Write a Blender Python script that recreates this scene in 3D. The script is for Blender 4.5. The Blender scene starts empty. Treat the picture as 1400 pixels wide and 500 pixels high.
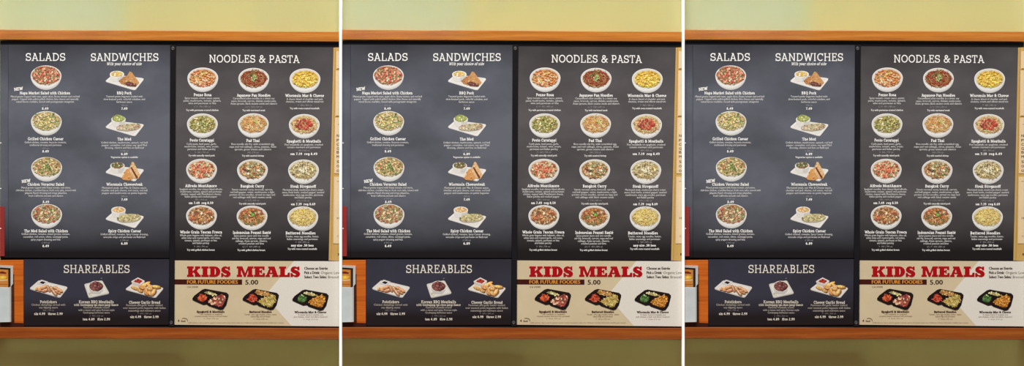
import bpy, bmesh, math, random
from mathutils import Vector

# ------------------------------------------------------------------ basics
S = 0.0025            # metres per photo pixel on the menu wall
ZC = 1.95             # height of the photo centre above the floor
PER = 468             # spacing of the three wall bays, px
scene = bpy.context.scene
col = scene.collection

def X(px): return (px - 700.0) * S
def Z(py): return (250.0 - py) * S + ZC
def lin(c):
    c = c / 255.0
    return c / 12.92 if c <= 0.04045 else ((c + 0.055) / 1.055) ** 2.4
def L(c): return (lin(c[0]), lin(c[1]), lin(c[2]), 1.0)

# ------------------------------------------------------------------ materials
def newmat(name):
    m = bpy.data.materials.new(name); m.use_nodes = True
    nt = m.node_tree; b = nt.nodes['Principled BSDF']
    return m, nt, b
def spec(b, v): b.inputs['Specular IOR Level'].default_value = v
def coords(nt, scale):
    tc = nt.nodes.new('ShaderNodeTexCoord'); mp = nt.nodes.new('ShaderNodeMapping')
    mp.inputs['Scale'].default_value = scale
    nt.links.new(tc.outputs['Object'], mp.inputs['Vector'])
    return mp.outputs['Vector']
def noise(nt, vec, scale, detail=4, rough=.55):
    n = nt.nodes.new('ShaderNodeTexNoise'); n.inputs['Scale'].default_value = scale
    n.inputs['Detail'].default_value = detail; n.inputs['Roughness'].default_value = rough
    nt.links.new(vec, n.inputs['Vector']); return n.outputs['Fac']
def ramp(nt, fac, stops):
    r = nt.nodes.new('ShaderNodeValToRGB'); e = r.color_ramp.elements
    while len(e) < len(stops): e.new(.5)
    for k, (p, c) in enumerate(stops): e[k].position = p; e[k].color = c
    nt.links.new(fac, r.inputs['Fac']); return r.outputs['Color']
def mixc(nt, a, b, fac, mode='MIX'):
    m = nt.nodes.new('ShaderNodeMix'); m.data_type = 'RGBA'; m.blend_type = mode
    for s, v in ((6, a), (7, b), (0, fac)):
        if hasattr(v, 'is_linked'): nt.links.new(v, m.inputs[s])
        else: m.inputs[s].default_value = v
    return m.outputs[2]
def math_(nt, op, a, b):
    m = nt.nodes.new('ShaderNodeMath'); m.operation = op; m.use_clamp = True
    for s, v in ((0, a), (1, b)):
        if hasattr(v, 'is_linked'): nt.links.new(v, m.inputs[s])
        else: m.inputs[s].default_value = v
    return m.outputs[0]

def paint(name, c1, c2, rough=.7, sp=.15, sc=1.2, bump=.05):
    m, nt, b = newmat(name)
    v = coords(nt, (1, 1, 1))
    c = ramp(nt, noise(nt, v, sc, 3), [(.35, L(c1)), (.65, L(c2))])
    nt.links.new(c, b.inputs['Base Color']); b.inputs['Roughness'].default_value = rough; spec(b, sp)
    if bump:
        bp = nt.nodes.new('ShaderNodeBump'); bp.inputs['Strength'].default_value = bump; bp.inputs['Distance'].default_value = .002
        nt.links.new(noise(nt, v, 180, 3), bp.inputs['Height']); nt.links.new(bp.outputs['Normal'], b.inputs['Normal'])
    return m
def wood(name, dark, mid, light, sp=.25, rough=.4):
    m, nt, b = newmat(name)
    v = coords(nt, (1.6, 6, 45))
    n = noise(nt, v, 1.6, 6, .6)
    c = ramp(nt, n, [(.28, L(dark)), (.5, L(mid)), (.75, L(light))])
    v2 = coords(nt, (9, 9, 420))
    c = mixc(nt, c, ramp(nt, noise(nt, v2, 1, 2), [(.3, (.55, .5, .45, 1)), (.6, (1, 1, 1, 1))]), .45, 'MULTIPLY')
    nt.links.new(c, b.inputs['Base Color']); b.inputs['Roughness'].default_value = rough; spec(b, sp)
    return m
def chalk(name, dark, light, zmid, zhalf, seed=0.0, power=2.0, xtilt=0.0):
    """slate print with chalk smudges; its middle glare is painted into the colour"""
    m, nt, b = newmat(name)
    tc = nt.nodes.new('ShaderNodeTexCoord'); sx = nt.nodes.new('ShaderNodeSeparateXYZ')
    nt.links.new(tc.outputs['Object'], sx.inputs[0])
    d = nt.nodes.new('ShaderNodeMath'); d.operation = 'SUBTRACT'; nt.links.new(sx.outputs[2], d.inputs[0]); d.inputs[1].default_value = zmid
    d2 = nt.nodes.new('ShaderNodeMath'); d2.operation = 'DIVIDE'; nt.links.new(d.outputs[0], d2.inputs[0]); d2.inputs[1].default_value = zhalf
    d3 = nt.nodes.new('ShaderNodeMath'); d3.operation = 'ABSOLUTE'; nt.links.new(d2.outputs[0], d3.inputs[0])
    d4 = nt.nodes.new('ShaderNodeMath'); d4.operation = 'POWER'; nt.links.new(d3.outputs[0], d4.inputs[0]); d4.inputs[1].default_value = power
    glare_smudge = math_(nt, 'SUBTRACT', 1.0, d4.outputs[0])  # paler middle stands for glare, put into the slate colour
    mp = nt.nodes.new('ShaderNodeMapping'); mp.inputs['Location'].default_value = (seed, seed * .7, seed * 1.3)
    mp.inputs['Scale'].default_value = (1, 1, 1.5); mp.inputs['Rotation'].default_value = (0, .5, 0)
    nt.links.new(tc.outputs['Object'], mp.inputs['Vector'])
    sm = noise(nt, mp.outputs['Vector'], 4.2, 4, .5)
    smr = ramp(nt, sm, [(.3, (.62, .62, .62, 1)), (.55, (.95, .95, .95, 1)), (.72, (1.25, 1.25, 1.25, 1))])
    glare_smudge = math_(nt, 'MULTIPLY', glare_smudge, smr)
    c = mixc(nt, L(dark), L(light), glare_smudge)
    nt.links.new(c, b.inputs['Base Color']); b.inputs['Roughness'].default_value = .6; spec(b, .06)
    return m
def plain(name, c, rough=.5, sp=.1, metal=0.0, var=.06):
    m, nt, b = newmat(name)
    v = coords(nt, (1, 1, 1))
    lo = tuple(max(0, x * (1 - var)) for x in c); hi = tuple(min(255, x * (1 + var)) for x in c)
    nt.links.new(ramp(nt, noise(nt, v, 14, 3), [(.3, L(lo)), (.7, L(hi))]), b.inputs['Base Color'])
    b.inputs['Roughness'].default_value = rough; b.inputs['Metallic'].default_value = metal; spec(b, sp)
    return m

M = {}
M['wall'] = paint('wall_paint', (186, 186, 136), (191, 190, 139))
M['wall_low'] = paint('shaded_wall_paint', (184, 170, 106), (190, 176, 112))  # wall green with part of the shade under the rail worked into the colour
M['wood'] = wood('honey_wood', (168, 92, 26), (198, 122, 46), (214, 144, 66))
M['wood_low'] = wood('amber_wood', (126, 54, 10), (156, 78, 20), (180, 100, 36))
M['wood_back'] = wood('orange_wood', (176, 80, 16), (206, 104, 26), (218, 122, 40))
M['black'] = plain('black_metal', (24, 23, 28), .5, .12)
M['backing'] = plain('dark_backing', (13, 11, 13), .7, .05)
M['steel'] = plain('dull_screw_steel', (82, 82, 82), .4, .3, .4)
M['silver'] = plain('silver_frame', (205, 203, 198), .4, .3, .25)
M['tin'] = plain('brushed_tin', (214, 224, 228), .36, .4, .2, .05)
M['red'] = plain('red_sign', (146, 50, 50), .5, .1)
M['tan'] = paint('tan_board', (196, 160, 92), (204, 168, 104), .7, .1, 9, .03)
M['paper'] = plain('cream_paper', (226, 203, 166), .8, .05, 0, .02)
M['kids'] = plain('kids_print_cream', (210, 194, 162), .55, .08, 0, .02)
M['white'] = None

m, nt, b = newmat('ink')
at = nt.nodes.new('ShaderNodeAttribute'); at.attribute_name = 'Col'
v = coords(nt, (1, 1, 1))
g = ramp(nt, noise(nt, v, 260, 2), [(.3, (.95, .95, .95, 1)), (.7, (1.1, 1.1, 1.1, 1))])
nt.links.new(mixc(nt, at.outputs['Color'], g, .6, 'MULTIPLY'), b.inputs['Base Color'])
b.inputs['Roughness'].default_value = .6; spec(b, .06)
M['ink'] = m
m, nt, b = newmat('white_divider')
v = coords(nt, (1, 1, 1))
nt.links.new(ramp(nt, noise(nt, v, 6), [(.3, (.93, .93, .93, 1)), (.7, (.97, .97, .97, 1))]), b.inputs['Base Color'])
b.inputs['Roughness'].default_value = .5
b.inputs['Emission Color'].default_value = (1, 1, 1, 1); b.inputs['Emission Strength'].default_value = .25  # slight glow added to keep the strips white; they are no lamps
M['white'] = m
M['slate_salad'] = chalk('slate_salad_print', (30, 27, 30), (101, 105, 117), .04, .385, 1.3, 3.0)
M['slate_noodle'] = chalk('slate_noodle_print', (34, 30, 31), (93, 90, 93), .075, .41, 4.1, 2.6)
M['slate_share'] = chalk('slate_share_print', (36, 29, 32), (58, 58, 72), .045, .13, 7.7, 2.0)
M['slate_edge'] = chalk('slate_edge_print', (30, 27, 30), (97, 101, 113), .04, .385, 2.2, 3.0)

# ------------------------------------------------------------------ objects
def tag(o, label=None, cat=None, group=None, kind=None):
    if label: o['label'] = label
    if cat: o['category'] = cat
    if group: o['group'] = group
    if kind: o['kind'] = kind
    return o
def thing(name, px, py, y=-.012):
    o = bpy.data.objects.new(name, None); o.empty_display_size = .05
    o.location = (X(px), y, Z(py)); col.objects.link(o); return o
def link(name, me, mat, parent=None, label=None):
    o = bpy.data.objects.new(name, me); me.materials.append(mat); col.objects.link(o)
    if parent is not None: o.parent = parent
    if label: o['label'] = label
    return o
def root_off(parent):
    v = Vector((0, 0, 0)); p = parent
    while p is not None: v += p.location; p = p.parent
    return v

def prism(name, pts, y0, y1, mat, parent=None, bevel=0, label=None, own=False):
    """solid plate: photo-pixel outline pts, back face at y0, front face at y1"""
    bm = bmesh.new()
    off = root_off(parent)
    if own:                                            # its own origin at the outline's centre
        cx = sum(X(p[0]) for p in pts) / len(pts); cz = sum(Z(p[1]) for p in pts) / len(pts)
        ctr = Vector((cx, 0, cz))
    else: ctr = off.copy()
    def V(p, y): return bm.verts.new((X(p[0]) - ctr.x, y - (off.y if not own else 0), Z(p[1]) - ctr.z))
    fr = [V(p, y1) for p in pts]; bk = [V(p, y0) for p in pts]
    n = len(pts)
    bm.faces.new(fr); bm.faces.new(bk[::-1])
    for i in range(n):
        j = (i + 1) % n
        bm.faces.new((fr[j], fr[i], bk[i], bk[j]))
    bmesh.ops.recalc_face_normals(bm, faces=bm.faces)
    if bevel: bmesh.ops.bevel(bm, geom=list(bm.edges), offset=bevel, segments=2, affect='EDGES', profile=.5)
    me = bpy.data.meshes.new(name); bm.to_mesh(me); bm.free()
    o = link(name, me, mat, parent, label)
    if own: o.location = ctr - Vector((off.x, off.y, off.z)) if parent else ctr
    return o
def rect(x0, y0, x1, y1): return [(x0, y0), (x1, y0), (x1, y1), (x0, y1)]

class Ink:
    """flat printed shapes, each with its own colour, stacked by tiny thicknesses"""
    def __init__(s, y=-.0206): s.v = []; s.f = []; s.c = []; s.y = y
    def poly(s, pts, c, y=None, clip=None):
        if clip is not None and max(p[0] for p in pts) > clip:
            pts = [(min(p[0], clip), p[1]) for p in pts]
            if max(p[0] for p in pts) - min(p[0] for p in pts) < .02: return
        i = len(s.v); y = s.y if y is None else y
        for p in pts: s.v.append((X(p[0]), y, Z(p[1]))); s.c.append(c)
        s.f.append(tuple(range(i, i + len(pts))))
    def up(s, d=.00002): s.y -= d
    def build(s, name, parent, label=None, mat=None):
        off = root_off(parent)
        cx = sum(v[0] for v in s.v) / len(s.v); cz = sum(v[2] for v in s.v) / len(s.v)
        ctr = Vector((cx, s.y, cz))
        me = bpy.data.meshes.new(name)
        me.from_pydata([(v[0] - cx, v[1] - s.y, v[2] - cz) for v in s.v], [], s.f)
        a = me.color_attributes.new('Col', 'FLOAT_COLOR', 'POINT')
        cache = {}
        for k, c in enumerate(s.c):
            if c not in cache: cache[c] = L(c)
            a.data[k].color = cache[c]
        # faces look at the camera
        me.update()
        flip = [p.index for p in me.polygons if p.normal.y > 0]
        if flip:
            bm = bmesh.new(); bm.from_mesh(me); bm.faces.ensure_lookup_table()
            bmesh.ops.reverse_faces(bm, faces=[bm.faces[i] for i in flip]); bm.to_mesh(me); bm.free()
        o = link(name, me, mat or M['ink'], parent, label)
        o.location = ctr - off
        return o

# ------------------------------------------------------------------ lettering
def arc(cx, cy, rx, ry, a0, a1, n=9):
    return [(cx + rx * math.cos(math.radians(a0 + (a1 - a0) * k / n)), cy + ry * math.sin(math.radians(a0 + (a1 - a0) * k / n))) for k in range(n + 1)]

class Pen:
    def __init__(s, w, tn): s.P = []; s.w = w; s.h = w / 2; s.t = w * tn; s.s = w / 2 + .08; s.lo = 0; s.hi = 1; s.n = 0
    def st(s, pts, f=1.0, closed=False):
        s.n += 1; w = s.w * f / 2; n = len(pts); Lp = []; Rp = []
        for i in range(n):
            a = pts[i - 1] if (i > 0 or closed) else None
            b = pts[(i + 1) % n] if (i < n - 1 or closed) else None
            p = pts[i]
            def nm(u, v):
                dx, dy = v[0] - u[0], v[1] - u[1]; l = math.hypot(dx, dy) or 1e-6
                return (-dy / l, dx / l)
            if a is None: nx, ny = nm(p, b); k = 1
            elif b is None: nx, ny = nm(a, p); k = 1
            else:
                n1, n2 = nm(a, p), nm(p, b); nx, ny = n1[0] + n2[0], n1[1] + n2[1]
                l = math.hypot(nx, ny)
                if l < .3: nx, ny = n1; k = 1
                else: nx /= l; ny /= l; k = min(2.0, 2 / l)
            cl = lambda y: min(s.hi, max(s.lo, y))
            Lp.append((p[0] + nx * w * k, cl(p[1] + ny * w * k))); Rp.append((p[0] - nx * w * k, cl(p[1] - ny * w * k)))
        for i in range(n if closed else n - 1):
            j = (i + 1) % n; s.P.append((s.n, [Lp[i], Lp[j], Rp[j], Rp[i]]))
    def rc(s, x0, y0, x1, y1): s.n += 1; s.P.append((s.n, [(x0, y0), (x1, y0), (x1, y1), (x0, y1)]))
    def ft(s, *xs):
        for x in xs: s.rc(x - s.s, 0, x + s.s, s.t)
    def hd(s, *xs, y=1.0):
        for x in xs: s.rc(x - s.s, y - s.t, x + s.s, y)
    def ell(s, cx, cy, rx, ry): s.st(arc(cx, cy, rx, ry, 0, 360, 20)[:-1], closed=True)

_g = {}
def glyph(ch, w, tn):
    key = (ch, w, tn)
    if key in _g: return _g[key]
    p = Pen(w, tn); h = p.h; t = p.t; q = t / 2; st, rc, ft, hd, ell = p.st, p.rc, p.ft, p.hd, p.ell
    xh = .72; sl = .2 - p.s
    th = 1 if tn > .65 else .62
    if ch.islower(): p.lo = -.3
    if ch == ' ': adv = .36
    elif ch == 'A': st([(.13, 0), (.43, 1)], th); st([(.43, 1), (.75, 0)]); rc(.24, .3 - q, .62, .3 + q); ft(.13, .75); rc(.26, 1 - t, .45, 1); adv = .88
    elif ch == 'B':
        st([(.2, 0), (.2, 1)]); ry = (.5 - h) / 2 + .0
        st([(.2, 1 - h)] + arc(.44, .53 + (.47 - h) / 2, .66 - h - .44, (.47 - h) / 2, 90, -90) + [(.2, .53)])
        st([(.2, .53)] + arc(.46, h + (.53 - h) / 2, .72 - h - .46, (.53 - h) / 2, 90, -90) + [(.2, h)]); rc(sl, 0, .2, t); rc(sl, 1 - t, .2, 1); adv = .78
    elif ch in 'CG':
        st(arc(.47, .5, .42 - h, .5 - h, 42, 318, 16)); rc(.82 - max(t, .1), .66, .82, .98); adv = .86
        if ch == 'G': st([(.8, .06), (.8, .44)]); rc(.58, .44 - t, .92, .44); adv = .95
    elif ch == 'D': st([(.2, 0), (.2, 1)]); st([(.2, 1 - h)] + arc(.42, .5, .88 - h - .42, .5 - h, 90, -90, 14) + [(.2, h)]); rc(sl, 0, .2, t); rc(sl, 1 - t, .2, 1); adv = .95
    elif ch in 'EF':
        st([(.2, 0), (.2, 1)]); rc(sl, 1 - t, .7, 1); rc(.2, .53 - q, .56, .53 + q); rc(.7 - t, .74, .7, 1); rc(.56 - t, .4, .56, .66)
        if ch == 'E': rc(sl, 0, .74, t); rc(.74 - t, 0, .74, .28); adv = .8
        else: ft(.2); adv = .74
    elif ch == 'H': st([(.2, 0), (.2, 1)]); st([(.78, 0), (.78, 1)]); rc(.2, .52 - q, .78, .52 + q); ft(.2, .78); hd(.2, .78); adv = .98
    elif ch == 'I': st([(.23, 0), (.23, 1)]); ft(.23); hd(.23); adv = .46
    elif ch == 'J': st([(.44, 1), (.44, .28)] + arc(.24, .28, .2, .28 - h, 0, -150)); hd(.44); adv = .66
    elif ch == 'K': st([(.2, 0), (.2, 1)]); st([(.2, .36), (.72, 1)], th); st([(.36, .58), (.76, 0)]); ft(.2, .76); hd(.2, .72); adv = .94
    elif ch == 'L': st([(.2, 0), (.2, 1)]); rc(sl, 0, .73, t); hd(.2); rc(.73 - t, 0, .73, .34); adv = .78
    elif ch == 'M': st([(.2, 0), (.2, 1)], th); st([(.98, 0), (.98, 1)]); st([(.24, 1), (.58, .12)]); st([(.58, .12), (.94, 1)], th); ft(.2, .98); rc(sl, 1 - t, .3, 1); rc(.88, 1 - t, 1.18 - sl, 1); adv = 1.18
    elif ch == 'N': st([(.2, 0), (.2, 1)], th); st([(.8, 0), (.8, 1)], th); st([(.2, 1), (.8, 0)]); ft(.2); rc(sl, 1 - t, .25, 1); hd(.8); adv = 1.0
    elif ch in 'OQ':
        ell(.48, .5, .44 - h, .5 - h); adv = .96
        if ch == 'Q': p.lo = -.2; st([(.46, .1), (.86, -.16)])
    elif ch in 'PR':
        st([(.2, 0), (.2, 1)]); bt = .45
        st([(.2, 1 - h)] + arc(.44, (1 - h + bt) / 2, .72 - h - .44, (1 - h - bt) / 2, 90, -90) + [(.2, bt)]); rc(sl, 1 - t, .2, 1); ft(.2); adv = .77
        if ch == 'R': st([(.42, bt), (.7, 0)]); rc(.66, 0, .86, t); adv = .87
    elif ch == 'S':
        ry = (1 - 2 * h) / 4
        st(arc(.36, .5 + ry, .33 - h, ry, 25, 270, 12) + arc(.37, .5 - ry, .35 - h, ry, 90, -155, 12)[1:]); rc(.66 - max(t, .08), .66, .66, .98); rc(.04, .02, .04 + max(t, .08), .34); adv = .75
    elif ch == 'T': st([(.4, 0), (.4, 1)]); rc(.03, 1 - t, .77, 1); rc(.03, .7, .03 + t, 1); rc(.77 - t, .7, .77, 1); ft(.4); adv = .8
    elif ch == 'U': st([(.2, 1), (.2, .36)] + arc(.48, .36, .28, .36 - h, 180, 360) + [(.76, 1)]); hd(.2, .76); adv = .96
    elif ch == 'V': st([(.12, 1), (.44, 0)]); st([(.44, 0), (.76, 1)], th); hd(.12, .76); adv = .88
    elif ch == 'W': st([(.12, 1), (.36, 0)]); st([(.36, 0), (.6, .92)], th); st([(.6, .92), (.86, 0)]); st([(.86, 0), (1.1, 1)], th); hd(.12, 1.1); rc(.5, .92 - t, .7, .92); adv = 1.22
    elif ch == 'X': st([(.12, 1), (.74, 0)]); st([(.74, 1), (.12, 0)]); hd(.12, .74); ft(.12, .74); adv = .86
    elif ch == 'Y': st([(.12, 1), (.42, .44)]); st([(.72, 1), (.42, .44)]); st([(.42, .5), (.42, 0)]); hd(.12, .72); ft(.42); adv = .84
    elif ch == 'Z': rc(.06, 1 - t, .7, 1); rc(.06, 0, .72, t); st([(.66, 1), (.1, 0)]); adv = .78
    elif ch == '&':
        st([(.88, 0), (.26, .68)] + arc(.42, .78, .17, .22 - h, 200, -25, 9) + [(.2, .42)] + arc(.38, .27, .32 - h, .27 - h, 150, 325, 10) + [(.8, .5)]); rc(.66, .5 - q, .95, .5 + q); adv = .98
    elif ch == 'a': st(arc(.28, .48, .2, xh - h - .48, 160, 0) + [(.48, 0)]); ell(.27, .21, .23 - h, .21 - h + .01); rc(.48, 0, .64, t); adv = .66
    elif ch == 'b': st([(.18, 0), (.18, 1)]); ell(.37, .36, .3 - h, .36 - h); rc(.03, 1 - t, .18, 1); adv = .7
    elif ch == 'c': st(arc(.35, .36, .32 - h, .36 - h, 45, 315, 12)); rc(.5, .46, .5 + t, .7); adv = .61
    elif ch == 'd': ell(.33, .36, .3 - h, .36 - h); st([(.52, 0), (.52, 1)]); rc(.36, 1 - t, .52, 1); rc(.52, 0, .67, t); adv = .71
    elif ch in 'eé':
        st(arc(.34, .36, .32 - h, .36 - h, 0, 312, 14)); rc(.08, .36 - q, .64 - h / 2, .36 + q); adv = .66
        if ch == 'é': st([(.3, .8), (.46, .98)])
    elif ch == 'f': st([(.22, 0), (.22, .78)] + arc(.39, .78, .17, .22 - h, 180, 50, 6)); rc(.04, xh - t, .44, xh); ft(.22); adv = .48
    elif ch == 'g': ell(.31, .4, .28 - h, .32 - h); st([(.5, xh), (.5, -.04)] + arc(.31, -.04, .19, .24 - h, 0, -155, 8)); rc(.5, xh - t, .66, xh); adv = .68
    elif ch == 'h': st([(.18, 0), (.18, 1)]); st([(.18, .38)] + arc(.37, .44, .19, xh - h - .44, 165, 0) + [(.56, 0)]); ft(.18, .56); rc(.03, 1 - t, .18, 1); adv = .76
    elif ch == 'i': st([(.2, 0), (.2, xh)]); ft(.2); rc(.04, xh - t, .2, xh); rc(.2 - h, .84, .2 + h, .84 + w * 1.05); adv = .41
    elif ch == 'j': st([(.24, xh), (.24, -.06)] + arc(.08, -.06, .16, .22 - h, 0, -120, 6)); rc(.08, xh - t, .24, xh); rc(.24 - h, .84, .24 + h, .84 + w * 1.05); adv = .42
    elif ch == 'k': st([(.18, 0), (.18, 1)]); st([(.18, .26), (.52, xh)]); st([(.28, .4), (.56, 0)]); ft(.18, .57); hd(.52, y=xh); rc(.03, 1 - t, .18, 1); adv = .72
    elif ch == 'l': st([(.2, 0), (.2, 1)]); ft(.2); rc(.04, 1 - t, .2, 1); adv = .41
    elif ch == 'm':
        st([(.18, 0), (.18, xh)])
        for x in (.18, .53): st([(x, .38)] + arc(x + .175, .44, .175, xh - h - .44, 165, 0) + [(x + .35, 0)])
        ft(.18, .53, .88); rc(.03, xh - t, .18, xh); adv = 1.07
    elif ch == 'n': st([(.18, 0), (.18, xh)]); st([(.18, .38)] + arc(.37, .44, .19, xh - h - .44, 165, 0) + [(.56, 0)]); ft(.18, .56); rc(.03, xh - t, .18, xh); adv = .76
    elif ch == 'o': ell(.35, .36, .33 - h, .36 - h); adv = .7
    elif ch in 'pq':
        if ch == 'p': st([(.18, -.28), (.18, xh)]); ell(.37, .36, .3 - h, .36 - h); rc(.03, xh - t, .18, xh); rc(.18 - p.s, -.28, .18 + p.s, -.28 + t)
        else: st([(.52, -.28), (.52, xh)]); ell(.33, .36, .3 - h, .36 - h)
        adv = .71
    elif ch == 'r': st([(.18, 0), (.18, xh)]); st([(.18, .38)] + arc(.37, .44, .19, xh - h - .44, 165, 45, 6)); ft(.18); rc(.03, xh - t, .18, xh); adv = .55
    elif ch == 's':
        ry = (xh - 2 * h) / 4
        st(arc(.27, xh / 2 + ry, .24 - h, ry, 25, 270) + arc(.28, xh / 2 - ry, .26 - h, ry, 90, -155)[1:]); adv = .56
    elif ch == 't': st([(.2, .94), (.2, .2)] + arc(.35, .2, .15, .2 - h, 180, 310, 6)); rc(.03, xh - t, .43, xh); adv = .48
    elif ch == 'u': st([(.18, xh), (.18, .26)] + arc(.36, .26, .18, .26 - h, 180, 360)); st([(.54, 0), (.54, xh)]); rc(.03, xh - t, .18, xh); rc(.39, xh - t, .54, xh); rc(.54, 0, .69, t); adv = .73
    elif ch == 'v': st([(.1, xh), (.33, 0), (.56, xh)]); hd(.1, .56, y=xh); adv = .66
    elif ch == 'w': st([(.1, xh), (.29, 0), (.48, xh * .9), (.67, 0), (.86, xh)]); hd(.1, .86, y=xh); adv = .96
    elif ch == 'x': st([(.1, xh), (.52, 0)]); st([(.52, xh), (.1, 0)]); hd(.1, .52, y=xh); ft(.1, .52); adv = .64
    elif ch == 'y': st([(.1, xh), (.33, .02)]); st([(.56, xh), (.26, -.24), (.1, -.24)]); hd(.1, .56, y=xh); adv = .66
    elif ch == 'z': rc(.06, xh - t, .5, xh); rc(.06, 0, .52, t); st([(.46, xh), (.1, 0)]); adv = .57
    elif ch == '0': ell(.33, .5, .3 - h, .5 - h); adv = .66
    elif ch == '1': st([(.3, 0), (.3, 1)]); ft(.3); st([(.1, .78), (.3, .96)]); adv = .56
    elif ch == '2': st(arc(.31, .72, .27 - h, .28 - h, 160, -30, 9) + [(.1, h)]); rc(.06, 0, .6, t); adv = .64
    elif ch == '3':
        st(arc(.29, .75, .26 - h, .25 - h, 150, -90, 9)); st(arc(.3, .26, .29 - h, .26 - h, 90, -150, 10)); adv = .64
    elif ch == '4': st([(.44, 0), (.44, 1)]); st([(.44, .98), (.06, .3)]); rc(.04, .26 - q, .64, .26 + q); adv = .68
    elif ch == '5': rc(.14, 1 - t, .56, 1); st([(.16, 1), (.14, .54)]); st([(.14, .54)] + arc(.3, .32, .3 - h, .32 - h, 110, -150, 11)); adv = .64
    elif ch == '6': ell(.34, .31, .3 - h, .31 - h); st([(.34 - .3 + h, .31)] + arc(.42, .5, .38 - h, .5 - h, 170, 75, 7)); adv = .67
    elif ch == '7': rc(.05, 1 - t, .6, 1); st([(.54, 1), (.22, 0)]); adv = .62
    elif ch == '8': ell(.33, .75, .25 - h, .25 - h); ell(.33, .26, .3 - h, .26 - h); adv = .66
    elif ch == '9': ell(.33, .69, .3 - h, .31 - h); st([(.63 - h, .69)] + arc(.25, .5, .38 - h, .5 - h, -5, -105, 7)); adv = .67
    elif ch == '.': rc(.08, 0, .08 + w * 1.15, w * 1.15); adv = .16 + w * 1.15
    elif ch == ',': st([(.16, w), (.08, -.16)]); adv = .28
    elif ch == ':': rc(.1, 0, .1 + w * 1.1, w * 1.1); rc(.1, .46, .1 + w * 1.1, .46 + w * 1.1); adv = .32
    elif ch == '-': rc(.06, .32 - q, .34, .32 + q); adv = .4
    elif ch == '(': p.lo = -.2; p.hi = 1.1; st(arc(.42, .45, .32, .6, 140, 220, 6)); adv = .36
    elif ch == ')': p.lo = -.2; p.hi = 1.1; st(arc(-.06, .45, .32, .6, 40, -40, 6)); adv = .36
    elif ch == '|': p.lo = -.1; rc(.12, -.1, .12 + w * .7, 1); adv = .3
    else: adv = .4
    _g[key] = (adv, p.P); return _g[key]

def slab(s, w=.14, tn=.8, track=.0):
    """slab-serif line, cap height 1; -> width, polygons (y up)"""
    x = 0; out = []
    for ch in s:
        a, P = glyph(ch, w, tn)
        for z, q in P: out.append((z, [(u + x, v) for u, v in q]))
        x += a + track
    return x - track, out
HEAVY = {
 'I': (.70, [(0, 0), (.7, 0), (.7, .2), (.58, .2), (.58, .8), (.7, .8), (.7, 1), (0, 1), (0, .8), (.12, .8), (.12, .2), (0, .2)]),
 'K': (1.30, [(0, 0), (.64, 0), (.64, .2), (.54, .2), (.54, .34), (.62, .42), (.78, .2), (.72, .2), (.72, 0), (1.3, 0), (1.3, .2), (1.2, .2), (.93, .58), (1.13, .8), (1.25, .8), (1.25, 1), (.74, 1), (.74, .8), (.8, .8), (.54, .54), (.54, .8), (.64, .8), (.64, 1), (0, 1), (0, .8), (.1, .8), (.1, .2), (0, .2)]),
 'S': (.93, [(.86, 1), (.86, .64), (.7, .64), (.66, .74), (.58, .8), (.46, .81), (.4, .77), (.42, .72), (.52, .67), (.7, .6), (.84, .5), (.92, .36), (.91, .2), (.82, .07), (.66, -.01), (.48, -.01), (.36, .03), (.26, .09), (.22, 0), (.02, 0), (.02, .38), (.19, .38), (.24, .28), (.34, .2), (.46, .18), (.53, .22), (.52, .28), (.42, .33), (.22, .41), (.08, .52), (.03, .66), (.06, .82), (.16, .94), (.32, 1.01), (.48, 1.01), (.58, .98), (.66, .92), (.7, 1)]),
 'M': (1.58, [(0, 0), (.52, 0), (.52, .2), (.42, .2), (.42, .62), (.68, 0), (.86, 0), (1.08, .62), (1.08, .2), (.98, .2), (.98, 0), (1.58, 0), (1.58, .2), (1.47, .2), (1.47, .8), (1.58, .8), (1.58, 1), (1.05, 1), (.8, .36), (.54, 1), (0, 1), (0, .8), (.11, .8), (.11, .2), (0, .2)]),
 'E': (1.05, [(0, 0), (1.05, 0), (1.05, .38), (.86, .38), (.8, .2), (.55, .2), (.55, .42), (.64, .42), (.66, .34), (.78, .34), (.78, .68), (.66, .68), (.64, .6), (.55, .6), (.55, .8), (.78, .8), (.84, .66), (1.02, .66), (1.02, 1), (0, 1), (0, .8), (.1, .8), (.1, .2), (0, .2)]),
 'A': (1.25, [(0, 0), (.44, 0), (.44, .18), (.38, .18), (.41, .28), (.545, .28), (.545, .42), (.46, .42), (.545, .7), (.63, .42), (.546, .42), (.546, .28), (.68, .28), (.71, .18), (.62, .18), (.62, 0), (1.25, 0), (1.25, .18), (1.16, .18), (.88, 1), (.26, 1), (.26, .82), (.36, .82), (.1, .18), (0, .18)]),
 'L': (1.03, [(0, 0), (1.03, 0), (1.03, .42), (.84, .42), (.78, .2), (.56, .2), (.56, .8), (.68, .8), (.68, 1), (0, 1), (0, .8), (.11, .8), (.11, .2), (0, .2)]),
}
def heavy(s):
    """fat slab capitals for the red heading"""
    x = 0; out = []
    for ch in s:
        if ch == 'D':
            o = arc(.52, .5, .53, .5, 90, -90, 14); i = arc(.52, .5, .1, .3, 90, -90, 14)
            polys = [[(0, 0), (.52, 0), (.52, 1), (0, 1), (0, .8), (.1, .8), (.1, .2), (0, .2)]] + [[o[k], o[k + 1], i[k + 1], i[k]] for k in range(14)]; a = 1.05
        else: a, p = HEAVY[ch]; polys = [p]
        out += [(0, [(u + x, v) for u, v in q]) for q in polys]; x += a + .035
    return x - .035, out
_f = {}
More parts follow.
